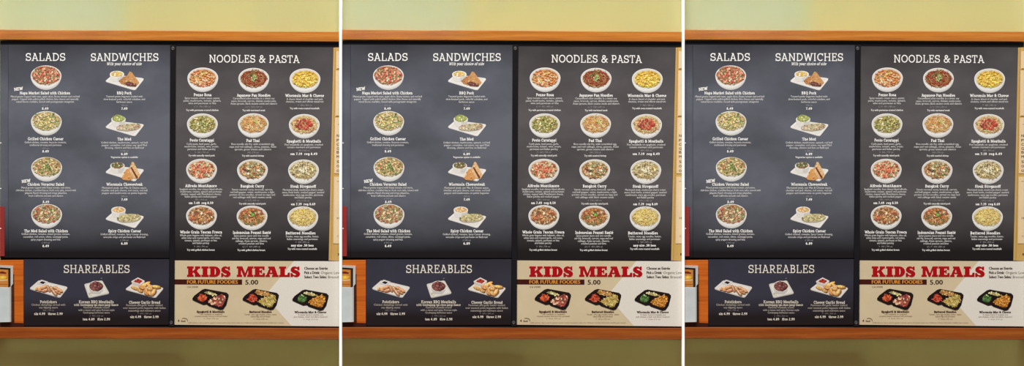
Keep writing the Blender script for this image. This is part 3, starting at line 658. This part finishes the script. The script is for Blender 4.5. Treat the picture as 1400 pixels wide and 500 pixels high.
for i, d in enumerate(D):
    cx, top, pal, stl, name, nx, ny, desc, dys, dcx, dw, cal, caly, price, py, pw, note, noy, now, lb = d
    gar = cen = None
    if pal == 'udon': gar = ((122, 150, 62), 16, 1, -3, 4); cen = ([((226, 216, 170), 4), ((140, 160, 80), 3)], 14, 5, 3.4)
    if pal == 'thai': gar = ((170, 186, 76), 12, 2.5, -3, 4)
    if pal == 'spag': cen = ([((176, 44, 32), 6), ((140, 34, 28), 4), ((204, 82, 56), 2), ((226, 170, 130), .8)], 90, 12, 7.4)
    if pal == 'alfredo': cen = ([((220, 96, 56), 4), ((232, 150, 110), 2), ((196, 60, 42), 3)], 26, 11, 5)
    if pal == 'strog': cen = ([((240, 234, 206), 5), ((226, 214, 150), 2), ((112, 112, 52), 1)], 22, 6, 4)
    if pal == 'indo': gar = ((96, 156, 50), 20, 1.5, -2.6, 4)
    if pal == 'pesto': gar = ((104, 128, 46), 14, 0, 0, 10)
    small = pal in ('mac', 'pesto')
    bowl_picture(p2, cx, top, PAL[pal], stl, 50 + i, 'printed photo of ' + lb + ' in a white bowl', food=(17.8, 11.7, 14.6), n=250, size=(.9, 1.7) if small else (1.0, 2.3), garnish=gar, center=cen)
    entry(p2, name, nx, ny, desc, dys, dcx, dw, cal, caly, price, py, pw, note, noy, now)

# ================================================================== shareables panel
p3 = reg(thing('menu_board', 132, 444), 'dark slate shareables menu panel under the salads, {} of the three alike', 'menu board', 'shareables panels')
prism('panel_board', [(32.6, 354.2), (231.4, 354), (230.6, 443.6), (32.6, 444.6)], -.012, -.020, M['slate_share'], p3, own=True)
CRM = (226, 216, 204)
k = Ink(); put(k, slab('SHAREABLES', .12, .75, .04), 87, 177.6, 373, 11.2, (232, 226, 214)); k.build('heading', p3)
r = random.Random(5)
# potstickers
k = Ink(); plate(k, [(40, 394.2), (53.4, 382.6), (93, 392), (82, 406.4)], (226, 222, 218), (170, 166, 168)); y = k.y
pic = k.build('plate_picture', p3, 'printed photo of dumplings with dark dipping sauce on a white plate')
f = Ink(y - .00003); f.poly([(50.6, 386.2), (56.6, 382), (65.6, 384.6), (64, 388), (59.8, 390.6), (52, 389)], (206, 204, 206)); f.up()
f.poly([(51.6, 386), (56.8, 382.8), (64.6, 385.2), (59.6, 389.2)], (230, 228, 228)); f.up()
f.poly([(53.8, 386.1), (57.4, 384), (62.6, 385.6), (59, 388.2)], (44, 38, 46)); f.build('sauce_cup', pic)
f = Ink(y - .0003)
for (x, yy, rot) in ((52.5, 393.6, -.35), (57, 395.2, -.35), (60, 392, -.4), (62, 396.4, -.3), (66.5, 394, 1.2), (71, 395, 1.1), (76.6, 393.4, .45), (79, 398.6, .5), (74.6, 399.6, .9), (81.4, 396, .5)):
    f.up(); f.poly(blob(r, x + .3, yy + .8, 5.2, 2.3, rot, 12, .08), (96, 60, 40)); f.up()
    f.poly(blob(r, x, yy, 5.0, 2.1, rot, 12, .08), jit((196, 128, 74), r)); f.up()
    f.poly(blob(r, x - .4, yy - .6, 3.8, .9, rot, 10, .1), jit((232, 180, 136), r)); f.up()
    for _ in range(3): f.poly(blob(r, x + r.uniform(-2.5, 2.5) * math.cos(rot), yy + r.uniform(-2, 2) * math.sin(rot) + .7, .9, .5, rot, 6), jit((150, 84, 44), r)); f.up()
f.build('dumplings', pic)
# meatballs
k = Ink(); plate(k, [(115, 388), (139.6, 382.8), (149.8, 400.6), (121.4, 406.8)], (214, 212, 206), (150, 148, 146)); y = k.y
pic = k.build('plate_picture', p3, 'printed photo of dark glazed meatballs in a bowl on a square white plate')
f = Ink(y - .00003)
f.poly(ellipse(131.6, 391, 10.6, 7.4, 20, 180, 360) + [(142.2, 391.5), (140.6, 397.6), (136.6, 402), (126.6, 402), (122.6, 397.6), (121, 391.5)], (196, 194, 190)); f.up()
f.poly(ellipse(131.6, 391, 10.6, 7.4), (226, 222, 216)); f.up(); f.poly(ellipse(131.6, 391.2, 9.4, 6.5), (70, 36, 32)); f.up(); y2 = f.y
f.build('serving_bowl', pic)
f = Ink(y2 - .0001)
for (x, yy) in ((126, 388.6), (130.6, 386.6), (136.4, 388.4), (125.4, 392.6), (130.4, 391), (135.6, 392.6), (138.6, 391), (128.6, 395), (133.4, 395.4)):
    f.poly(blob(r, x, yy, 2.9, 2.5, 0, 12, .08), jit((78, 30, 28), r)); f.up(); f.poly(blob(r, x - .5, yy - .6, 1.8, 1.4, 0, 9, .1), jit((112, 50, 42), r)); f.up(); f.poly(blob(r, x - .8, yy - 1.2, .7, .45, 0, 7), (176, 128, 116)); f.up()
f.build('meatballs', pic)
f = Ink(y - .0002)
for (x, yy, rot) in ((122.6, 401.6, 1.0), (125, 403, 2.1), (124, 400.2, .2)):
    f.poly(blob(r, x, yy, 1.9, .6, rot, 7), jit((196, 186, 140), r)); f.up()
f.build('garnish', pic)
k = Ink(); k.poly(blob(r, 138.6, 380.4, 1.4, .35, -.5, 7), (150, 150, 156)); k.up(); k.poly(blob(r, 138.6, 380.4, 1., .3, .9, 7), (126, 126, 132)); k.build('chalk_mark', p3)
# garlic bread
k = Ink(); plate(k, [(171, 395.2), (184.6, 384.6), (224, 393.2), (212.6, 406.6)], (228, 224, 218), (176, 170, 164)); y = k.y
pic = k.build('plate_picture', p3, 'printed photo of garlic bread pieces with red sauce on a white plate')
f = Ink(y - .00003)
f.poly([(179.4, 384.2), (188.6, 379), (198, 383.6), (196.4, 389.6), (190.8, 392.2), (181, 389)], (206, 196, 190)); f.up()
f.poly([(179.4, 384.2), (188.6, 379), (198, 383.6), (191.4, 389)], (234, 226, 220)); f.up(); f.poly([(182.2, 384.4), (188.6, 380.6), (195.2, 383.8), (190.8, 387.6)], (150, 40, 34)); f.up()
for _ in range(10): f.poly(blob(r, 188.6 + r.uniform(-3.5, 3.5), 384.2 + r.uniform(-1.8, 1.8), .9, .5, 0, 6), jit((176, 56, 44), r)); f.up()
f.build('sauce_cup', pic)
f = Ink(y - .0005)
for (x, yy, a, b, rot) in ((184, 393.2, 5.4, 2.4, .35), (191, 396, 5.2, 2.6, .45), (199, 388.4, 7, 2.5, -.5), (197.6, 394, 5.4, 3, .9), (205, 391, 4.6, 2.4, .8), (213.4, 391.6, 6.4, 2.5, .1), (193.6, 392, 4.6, 2.6, .6), (200.6, 400.4, 4.4, 2.2, .4), (203.4, 398, 5, 3.2, 1.1), (204.6, 394.6, 4, 2.2, .2), (210, 398.6, 5.6, 3.2, -.9), (206, 401.6, 3.6, 2, .3)):
    f.poly(blob(r, x + .4, yy + .9, a, b, rot, 11, .12), (128, 74, 32)); f.up()
    f.poly(blob(r, x, yy, a * .96, b * .92, rot, 11, .12), jit((214, 148, 66), r)); f.up()
    f.poly(blob(r, x - .3, yy - .5, a * .72, b * .5, rot, 10, .15), jit((234, 184, 104), r)); f.up()
    for _ in range(5): f.poly(blob(r, x + r.uniform(-a, a) * .5, yy + r.uniform(-b, b) * .5, .8, .5, r.uniform(0, 3), 6), jit(pick(r, [((176, 100, 40), 3), ((244, 214, 150), 2), ((140, 130, 60), 1)]), r)); f.up()
f.build('bread_pieces', pic)
def share(name, nx, ny, desc, dys, cx, w, cal, caly, price, py, pw, extra=None):
    k = Ink(); center_line(k, name, (nx[0] + nx[1]) / 2, ny, nx[1] - nx[0], 4.0, (222, 214, 202), 'slab', .18); k.build('dish_name', p3)
    if extra: k = Ink(); center_line(k, extra, cx - .3, 416.4, 60.6, 3.1, (214, 206, 194), 'slab', .18); k.build('dish_subtitle', p3)
    k = Ink(); block(k, desc, dys, cx, w, 2.5, (176, 168, 160)); k.build('dish_description', p3)
    k = Ink(); center_line(k, cal, cx, caly, sans(cal)[0] * 3, 2.1, (132, 124, 118)); k.build('calorie_count', p3)
    k = Ink(); center_line(k, price, cx, py, pw, 3.3, (228, 220, 208), 'slab', .2); k.build('price', p3)
share('Potstickers', (54.7, 77.8), 412.3, ['Chicken dumplings served with', 'soy dipping sauce'], (416.3, 420), 66.2, 46, '350 | 700 cal', 423.9, 'six 4.99   three 2.99', 428.6, 39)
share('Korean BBQ Meatballs', (107.8, 155.5), 412.3, ['Flavorful meatballs tossed', 'with a sweet and spicy Korean-style', 'Gochujang barbecue sauce'], (420, 423.5, 427), 131.8, 49.5, '£  440 | 220 cal', 431.5, 'ten 4.89   five 2.99', 436, 37.4, 'with Gochujang (go-choo-jang) Sauce')
share('Cheesy Garlic Bread', (176.3, 219.2), 413, ['Parmesan and garlic butter melted', 'over toasted petite baguette with Italian', 'seasonings and marinara sauce'], (416.9, 420.6, 424.3), 197.4, 58, 'V  690 | 340 cal', 428.3, 'six 4.99   three 2.99', 432.8, 39)

# ================================================================== kids meals panel
p4 = reg(thing('menu_board', 350, 445), 'cream kids meals panel with red heading, {} of the three alike', 'menu board', 'kids meals panels')
bd = prism('panel_board', [(238.8, 355.8), (463.9, 357), (463.9, 446), (238.6, 443.6)], -.012, -.020, M['kids'], p4, own=True)
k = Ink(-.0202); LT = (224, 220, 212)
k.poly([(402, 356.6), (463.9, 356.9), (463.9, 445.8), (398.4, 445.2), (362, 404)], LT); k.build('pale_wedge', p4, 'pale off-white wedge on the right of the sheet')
RED = (166, 16, 22)
HALO = (232, 212, 196)
def kh(s, x0, x1):
    k = Ink(-.0204); put(k, heavy(s), x0, x1, 378.2, 14.4, HALO, bold=.6, slope=.004)
    k.up(.0003); put(k, heavy(s), x0, x1, 378.2, 14.4, RED, slope=.004); k.build('heading', p4, 'heavy red slab heading')
kh('KIDS', 255.6, 315.6); kh('MEALS', 323.6, 410.4)
k = Ink(-.0204); k.poly([(238.7, 381.6), (331, 381.8), (331, 388.9), (238.7, 388.6)], (66, 26, 18)); bn = k.build('banner', p4, 'dark brown banner with orange lettering')
k = Ink(-.0206); put(k, sans('FOR FUTURE FOODIES'), 256, 325, 387.5, 4.6 / .65, (226, 152, 64), bold=.22); k.build('banner_text', bn)
k = Ink(); put(k, sans('5.00'), 335.6, 352.8, 388.6, 5.9 / .65, (54, 30, 24), bold=.25); k.build('price', p4)
k = Ink(); put(k, sans('12 & UNDER'), 256, 271, 393, 2.1 / .65, (92, 66, 50)); k.build('age_note', p4)
for (bt, rt, x1, x2, yy) in (('Choose an Entrée', None, 448, 0, 368.3), ('Pick a Drink:', 'Organic Lowfat', 437, 470, 374.2), ('Select Two Sides:', 'Broccoli, Apple', 446.6, 478, 380.1)):
    k = Ink(); put(k, sans(bt), 416.2, x1, yy, 3.5 / .65, (62, 46, 42), bold=.2)
    if rt: put(k, sans(rt), x1 + 2, x2, yy, 3.3 / .65, (96, 82, 76), clip=463.9)
    k.build('meal_note', p4)
def tray(dx, dy, sides, label, seed):
    r = random.Random(seed); k = Ink()
    def T(pts): return [(x + dx, y + dy) for x, y in pts]
    k.poly(T([(263, 408.6), (266, 405), (277, 397.2), (281, 396), (310, 401.6), (312.8, 404.6), (309.6, 417), (305.4, 423), (301.4, 424), (285.4, 418.4), (283, 416.4), (278, 417), (268, 412.6), (263.4, 410.4)]), (52, 42, 40)); k.up()
    k.poly(T([(263, 407.6), (266, 403.6), (276.6, 395.6), (280.6, 394.4), (310, 399.8), (312.8, 402.8), (309.2, 415.6), (305, 421.6), (301, 422.4), (285, 417), (283, 414.8), (278, 415.6), (268, 411), (263.4, 409)]), (24, 18, 18)); k.up()
    k.poly(T([(265.4, 407.4), (277.2, 396.6), (281, 395.6), (309.4, 401), (311.2, 403.4), (307.6, 414.8), (303.6, 420.4), (300.6, 420.8), (286, 415.8), (284, 413), (277.6, 414.2)]), (44, 34, 32)); k.up()
    k.poly(T([(266.6, 407.4), (277.8, 397.4), (281, 396.6), (308.4, 401.8), (310, 404), (306.6, 414.4), (302.8, 419.2), (300.6, 419.6), (287, 415), (284.6, 412), (277.6, 413.2)]), (28, 20, 20)); y = k.y
    pic = k.build('tray_picture', p4, label)
    for (nm, pal, poly, n, stl, sz) in sides:
        f = Ink(y - .0001 ); poly = T(poly)
        cx = sum(p[0] for p in poly) / len(poly); cy = sum(p[1] for p in poly) / len(poly)
        avg = tuple(int(sum(c[i] * w for c, w in pal) / sum(w for c, w in pal) * .7) for i in range(3))
        f.poly(poly, avg); f.up()
        xs = [p[0] for p in poly]; ys = [p[1] for p in poly]; m_ = 0
        while m_ < n:
            x, yy = r.uniform(min(xs), max(xs)), r.uniform(min(ys), max(ys)); c = False; j = len(poly) - 1
            for i in range(len(poly)):
                if (poly[i][1] > yy) != (poly[j][1] > yy) and x < (poly[j][0] - poly[i][0]) * (yy - poly[i][1]) / (poly[j][1] - poly[i][1]) + poly[i][0]: c = not c
                j = i
            if not c: continue
            m_ += 1; f.up(.000012); cc = jit(pick(r, pal), r, .18); s = r.uniform(*sz)
            if stl == 'noodle': ribbon(f, r, x, yy, s * 2.2, .6, r.uniform(0, 3.1), r.uniform(-1.5, 1.5), cc)
            else: f.poly(blob(r, x, yy, s, s * .6, r.uniform(0, 3.1), 6), cc)
        f.build(nm, pic)
SL = [(270, 408.6), (273.4, 401.6), (277.6, 402), (283, 405), (282.6, 409.4), (277.6, 412.4), (272, 411)]
SC = [(278.6, 399.4), (282.6, 398), (289, 398.8), (297.6, 402.6), (291.6, 403.8), (284, 402)]
SM = [(284.8, 411.4), (290, 407), (297, 404.4), (303, 401.6), (308.4, 404.4), (308, 410.6), (303, 419), (298, 418.6), (289, 415.4)]
SB = [(279.4, 399.4), (282.6, 395.8), (299, 399), (300.4, 401.2), (297, 404.6), (285, 402.6)]
CAR = [((214, 66, 30), 5), ((236, 104, 48), 3), ((178, 40, 22), 2), ((240, 150, 100), .8)]
APP = [((222, 200, 120), 4), ((236, 224, 168), 3), ((190, 170, 90), 1.5)]
tray(0, 0, [('carrot_sticks', CAR, SL, 40, 'noodle', (.8, 1.8)), ('apple_slice', APP, SC, 14, 'chunk', (.8, 1.8)), ('pasta', [((226, 176, 130), 4), ((150, 34, 28), 4), ((190, 70, 50), 3), ((236, 206, 176), 2.4), ((110, 24, 26), 2)], SM, 90, 'chunk', (.8, 2.))], 'printed photo of a black tray with red sauced spaghetti and carrots', 71)
tray(68.6, .3, [('carrot_sticks', [((206, 58, 34), 5), ((226, 96, 58), 3), ((172, 40, 26), 2)], SL, 40, 'noodle', (.8, 1.8)), ('breadstick', [((222, 160, 84), 5), ((236, 190, 120), 3), ((190, 120, 54), 2)], SB, 40, 'chunk', (.7, 1.4)), ('pasta', [((226, 186, 84), 5), ((240, 214, 130), 4), ((186, 140, 50), 2), ((120, 130, 60), .7)], SM, 110, 'noodle', (1., 2.))], 'printed photo of a black tray with buttered noodles and a breadstick', 72)
tray(136.6, 1, [('broccoli', [((64, 112, 40), 5), ((100, 150, 62), 3), ((36, 70, 26), 3), ((170, 200, 150), 1)], SL, 50, 'chunk', (.8, 1.6)), ('apple_slice', APP, SC, 14, 'chunk', (.8, 1.8)), ('macaroni', [((230, 140, 36), 5), ((244, 176, 70), 4), ((196, 104, 24), 2)], SM, 100, 'chunk', (.7, 1.5))], 'printed photo of a black tray with orange macaroni and broccoli', 73)
for (nm, x0, x1, yn, desc, ys, cx, w, cal, cy) in (
    ('Spaghetti & Meatballs', 269, 307, 425.8, ['Two meatballs on spaghetti,', 'crushed tomato marinara and parmesan'], (429.2, 431.9), 288.5, 45, 'V  Kids 330 cal', 435),
    ('Buttered Noodles', 341, 371.6, 426, ['Tender, wavy egg noodles, butter, Italian', 'seasonings and parmesan'], (429.6, 432.3), 356.2, 44, 'V  Kids 430 cal', 435.8),
    ('Wisconsin Mac & Cheese', 402.8, 446.2, 426.4, ['A classic blend of cheddar and', 'jack cheeses, cream and elbow macaroni'], (430, 432.8), 424.6, 46, 'V  Kids 310 cal', 436.2)):
    k = Ink(); put(k, slab(nm, .25, .7), x0, x1, yn + 1.5, 3.0, (62, 26, 22)); k.build('dish_name', p4)
    k = Ink(); block(k, desc, ys, cx, w, 1.9, (132, 104, 84), .0); k.build('dish_description', p4)
    k = Ink(); center_line(k, cal, cx, cy, 20, 1.6, (160, 136, 112)); k.build('calorie_count', p4)
k = Ink(); put(k, sans('2,000 calories a day is used for general nutrition advice, but calorie needs vary. Additional nutrition information available upon request.'), 257, 388, 441.6, 1.5 / .65, (146, 120, 92)); k.build('fine_print', p4)
k = Ink(); put(k, sans('4'), 243.2, 245.2, 439.8, 3.2 / .65, (70, 50, 34), bold=.15); put(k, sans('food'), 247.6, 253.4, 439.8, 2.6 / .65, (96, 72, 48), bold=.1)
ap = arc(251.6, 438, 5.2, 3.6, -120, 20, 12); ai = arc(251.6, 438.3, 4.6, 3.1, -120, 20, 12)
for i in range(12): k.poly([ap[i], ap[i + 1], ai[i + 1], ai[i]], (84, 62, 42))
k.build('emblem', p4)

# ================================================================== left edge of each bay
p5 = reg(thing('menu_board', 5.6, 352), 'narrow slate strip of a neighbouring menu panel, {} of the three alike', 'menu board', 'narrow slate panel strips')
prism('panel_board', [(.1, 61), (11, 61), (11, 352), (.1, 352)], -.012, -.0195, M['slate_edge'], p5, own=True)
k = Ink(-.0198)
for (yy, w) in ((195.2, 1.6), (257.4, 1.4)): k.poly(blob(random.Random(3), .9, yy, w / 1.3, .7, 0, 8), WHITE)
k.build('price', p5)
rs = reg(thing('sign', 3, 350, -.0195), 'cut-off red sign on the slate strip, {} of the three alike', 'sign', 'cut-off red signs')
prism('sign_plate', [(.1, 282), (6.4, 282.2), (6.4, 350), (.1, 350)], -.0195, -.023, M['red'], rs, .0004)
k = Ink(-.0233); k.poly([(.1, 311.4), (1.6, 311.2), (2.2, 312), (1.4, 312.8), (.1, 312.6)], (240, 220, 214)); k.build('lettering', rs)

bbd = reg(thing('wooden_board', 16, 447, 0), 'orange wooden panel behind the metal holder, {} of the three alike', 'wood panel', 'orange wooden panels')
prism('board', [(.1, 355.2), (32.2, 355), (32.2, 446.6), (.1, 446.6)], -.012, -.021, M['wood_back'], bbd, .0008)
prism('shadow_strip', [(16.2, 376), (19.4, 374), (19.8, 440.6), (16.2, 440.6)], -.0205, -.0216, wood('shadow_wood', (52, 22, 8), (74, 34, 14), (96, 46, 18)), bbd, label='painted dark brown shadow strip beside the holder')  # shadow right of the holder, put in as a dark brown strip
prism('foot_shade', [(.1, 440.2), (32.2, 441.4), (32.2, 447.4), (.1, 447.4)], -.021, -.0235, plain('foot_shade_brown', (58, 26, 20), .5, .1), bbd, label='painted shade under the holder, a dark strip along the bottom')  # shade below the holder, put in as a dark plate

pf = reg(thing('picture_frame', 9, 400, -.021), 'silver edged picture frame tucked behind a metal holder, {} of the three alike', 'picture frame', 'silver edged picture frames')
prism('frame_bar', [(.1, 362.4), (18.4, 363), (18.2, 366.6), (.1, 365.4)], -.021, -.0262, M['silver'], pf, .0003)
prism('frame_bar', [(14.8, 366.6), (18.2, 366.6), (18.2, 387.6), (15.4, 391.4), (14.8, 391.4)], -.021, -.0262, M['silver'], pf, .0003)
prism('mat', [(.1, 365.3), (14.9, 366.5), (14.9, 396), (.1, 396)], -.021, -.0238, M['black'], pf)
k = Ink(-.0241); k.poly([(.1, 367.3), (13.0, 368.0), (13.0, 394), (.1, 394)], (70, 52, 44)); k.up(.0001)
k.poly([(.1, 368), (11.4, 368.6), (11.4, 394), (.1, 394)], (196, 130, 62)); k.up(.0001)
k.poly([(.1, 371.2), (4, 370.6), (9.2, 372.6), (8.6, 374), (.1, 373.6)], (112, 34, 22)); k.up()
k.poly([(.1, 377), (5, 376.2), (9.8, 377.8), (7.4, 381), (.1, 381.8)], (226, 180, 60)); k.up()
k.poly([(1.2, 378.4), (4.4, 377.4), (6.4, 379), (3.2, 380.4)], (240, 206, 110)); k.up()
k.poly([(.1, 382.2), (10.6, 381.6), (10.6, 383.2), (.1, 384)], (214, 190, 150)); k.up()
k.poly([(.1, 388), (10.8, 388), (10.8, 388.7), (.1, 388.7)], (150, 80, 40)); k.up()
k.build('picture_print', pf, 'food photo in orange, red and yellow')

bx = reg(thing('leaflet_holder', 8, 441, -.0238), 'pale brushed metal leaflet holder on an orange wooden panel, {} of the three alike', 'holder', 'metal leaflet holders')
prism('front_plate', [(.1, 392), (14.2, 392.4), (14.2, 439.6), (.1, 440)], -.034, -.0375, M['tin'], bx, .0004)
prism('side_plate', [(14.2, 391.6), (16, 391.6), (16, 439.4), (14.2, 439.6)], -.021, -.0375, M['silver'], bx, .0003)
prism('bottom_plate', [(.1, 438), (14.2, 438), (14.2, 439.6), (.1, 440)], -.021, -.034, M['tin'], bx)

# ================================================================== notice board and papers at the right edge
nb = reg(thing('notice_board', 458, 356), 'tan wooden notice board with cream sheets, {} of the three alike', 'notice board', 'tan notice boards')
prism('board', [(455.9, 65), (463.9, 64.6), (463.9, 356.6), (449.4, 355.8)], -.012, -.0185, M['tan'], nb, own=True)
prism('edge_trim', [(455.9, 65), (458.4, 65), (452.4, 356), (449.4, 355.8)], -.0185, -.0215, M['tan'], nb, .0004)
PAP = [(460.0, 70, 459.6, 94.2, 'topmost cream sheet pinned on a tan notice board'),
       (459.2, 96.6, 458.4, 158.8, 'cream sheet under the topmost one on a tan notice board'),
       (458, 161, 456.8, 236.8, 'cream sheet with a column of black letters on a tan notice board'),
       (456.6, 241.6, 455.6, 332.6, 'lowest cream sheet with curled foot on a tan notice board')]
for i, (x0, y0, x1, y1, lb) in enumerate(PAP):
    o = reg(thing('paper_sheet', 461, y1, -.0185), lb + ', {} bay', 'paper', 'cream notice sheets')
    prism('sheet', [(x0, y0), (463.9, y0 - .2), (463.9, y1), (x1, y1)], -.0185, -.0203, M['paper'], o)
    def line(q, c): k = Ink(-.0206); k.poly(rect(*q), c); k.build('printed_line', o)
    def letter(ch, x0, x1, base, cap, c, bold=0): k = Ink(-.0206); put(k, sans(ch), x0, x1, base, cap / .65, c, clip=463.9, bold=bold); k.build('printed_letter', o)
    if i == 2:
        line((461.8, 169.6, 463.6, 170.2), (150, 124, 92))
        for ch, yy in zip('NPCGBMSOO', (185.4, 191.6, 197.4, 203, 208, 214, 221, 227, 233.4)): letter(ch, 460.4, 463.6, yy + 1.6, 3.2, (92, 70, 52), .12)
    elif i == 3:
        line((460.4, 247.4, 463.6, 248), (150, 124, 92)); letter('H', 460.8, 463.8, 299.4, 2.8, (92, 70, 52)); letter('C', 461, 463.8, 324, 2.4, (150, 130, 104))
    elif i == 0: line((460.8, 93.3, 463.9, 94.2), (150, 112, 56))
    else: line((459.4, 157.8, 463.9, 158.7), (150, 120, 66))
k = Ink(-.0188); k.poly(rect(462.2, 346, 463.8, 349), (70, 42, 30)); k.build('printed_mark', nb)

# ------------------------------------------------------------------ copy the bay twice
def copy_tree(o, parent=None):
    c = o.copy(); col.objects.link(c)
    if parent is not None: c.parent = parent
    for ch in o.children: copy_tree(ch, c)
    return c
PL = ('leftmost', 'middle', 'rightmost')
for o, lb, cat, grp in list(B0):
    for kx in (1, 2):
        c = copy_tree(o); c.location.x += PER * kx * S
        tag(c, lb.format(PL[kx]), cat, grp)
    tag(o, lb.format(PL[0]), cat, grp)

# ================================================================== the setting
def struct(o, label, cat): return tag(o, label, cat, None, 'structure')
def wallbox(name, x0, x1, z0, z1, y0, y1, mat):
    bm = bmesh.new(); bmesh.ops.create_cube(bm, size=1)
    for v in bm.verts: v.co = Vector(((x1 - x0) * v.co.x, (y1 - y0) * v.co.y, (z1 - z0) * v.co.z))
    me = bpy.data.meshes.new(name); bm.to_mesh(me); bm.free()
    o = link(name, me, mat); o.location = ((x0 + x1) / 2, (y0 + y1) / 2, (z0 + z1) / 2); return o
XL, XR = X(-260), X(1660)
struct(wallbox('wall_back', XL, XR, Z(456), 3.6, 0, .12, M['wall']), 'pale yellow-green painted wall above the wooden rail', 'wall')
struct(wallbox('wall_lower', XL, XR, 0, Z(456), .05, .12, M['wall_low']), 'shaded olive green wall below the lower wooden rail', 'wall')
fl = paint('floor_tile', (120, 96, 66), (134, 108, 76), .5, .2, 2)
struct(wallbox('floor', XL, XR, -.05, 0, -3.2, .12, fl), 'brown floor out of view below the menu wall', 'floor')
n = 1
for kx in range(3):
    dx = kx * PER
    x0, x1 = dx - (0 if kx else 260), dx + 464 + (260 if kx == 2 else 0)
    x0e, x1e = dx + (.1 if kx else -4.9), dx + (463.9 if kx < 2 else 468.9)
    o = prism('trim_%d' % n, [(x0e, 40.6), (x1e, 43.6), (x1e, 57.0), (x0e, 54.3)], 0, -.030, M['wood'], None, .0015, own=True); n += 1
    struct(o, 'honey wooden rail above the menu boards, %s bay' % PL[kx], 'rail')
    o = prism('trim_%d' % n, [(x0e, 446.8), (x1e, 448.2), (x1e, 463.6), (x0e, 462.2)], .05, -.030, M['wood_low'], None, .0015, own=True); n += 1
    struct(o, 'amber wooden rail below the menu boards, %s bay' % PL[kx], 'rail')
for kx, xa in enumerate((-9, 464, 932, 1405)):  # white strips stand in for the blank gaps between the repeated bays
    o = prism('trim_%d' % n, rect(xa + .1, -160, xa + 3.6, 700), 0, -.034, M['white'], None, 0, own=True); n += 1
    struct(o, ('white upright stand-in strip at the left end of the boards', 'white upright strip for the blank gap between the leftmost and middle bays', 'white upright strip for the blank gap between the middle and rightmost bays', 'white upright stand-in strip at the right end of the boards')[kx], 'divider strip')
for (x0, x1, lb) in ((-260, -9, 'left'), (1408.8, 1660, 'right')):
    o = prism('trim_%d' % n, rect(x0, 41, x1, 55), 0, -.030, M['wood'], None, .0015, own=True); n += 1
    struct(o, 'honey wooden rail beyond the %s end strip' % lb, 'rail')
    o = prism('trim_%d' % n, rect(x0, 447, x1, 463), .05, -.030, M['wood_low'], None, .0015, own=True); n += 1
    struct(o, 'amber wooden rail beyond the %s end strip' % lb, 'rail')

# ------------------------------------------------------------------ light
w = bpy.data.worlds.new('room_light'); scene.world = w; w.use_nodes = True
bg = w.node_tree.nodes['Background']; bg.inputs[0].default_value = (1.0, .95, .88, 1); bg.inputs[1].default_value = .30
def area(name, loc, target, sx, sy, power, c=(1, 1, 1), spread=math.pi):
    l = bpy.data.lights.new(name, 'AREA'); l.shape = 'RECTANGLE'; l.size = sx; l.size_y = sy; l.energy = power; l.color = c; l.spread = spread
    o = bpy.data.objects.new(name, l); o.location = loc
    d = Vector(target) - Vector(loc); o.rotation_euler = d.to_track_quat('-Z', 'Y').to_euler(); col.objects.link(o); return o
area('ceiling_light', (-.6, -4.6, ZC + 6.0), (0, 0, ZC), 6.5, 1.0, 720, (1, .96, .91))
def beam(name, kx, px0, px1, py0, py1, e, c):
    """an added, unseen narrow-spread lamp far in front of the wall, lighting one patch of a bay"""
    cx = X(kx * PER + (px0 + px1) / 2); cz = Z((py0 + py1) / 2); w_ = (px1 - px0) * S; h_ = (py1 - py0) * S
    area(name, (cx, -4.5, cz), (cx, 0, cz), w_, h_, e * math.pi * w_ * h_, c, math.radians(.9))
for kx in range(3):
    beam('cool_beam', kx, 0, 171, -180, 46, .44, (.16, .5, 1))       # added beam tinting the left part of every bay cool
    beam('warm_beam', kx, 171, 464, -180, 44, .2, (1, .65, .05))  # added beam for the warmer tone on the rest of the bay
    beam('lower_wall_beam', kx, 6, 460, 466, 478, .20, (.75, 1, .9))  # added beam lifting the wall just under the lower rail
    beam('lower_wall_beam', kx, 250, 460, 468, 560, .09, (.85, 1, .8))  # added beam brightening the right half of the lower wall

# ------------------------------------------------------------------ camera
cam = bpy.data.cameras.new('camera'); co = bpy.data.objects.new('camera', cam); col.objects.link(co)
cam.sensor_width = 36; DIST = 10.0; cam.lens = 36 * DIST / (1400 * S)
co.location = (0, -DIST - .020, ZC); co.rotation_euler = (math.pi / 2, 0, 0)
scene.camera = co
scene.view_settings.view_transform = 'Standard'
scene.view_settings.look = 'None'
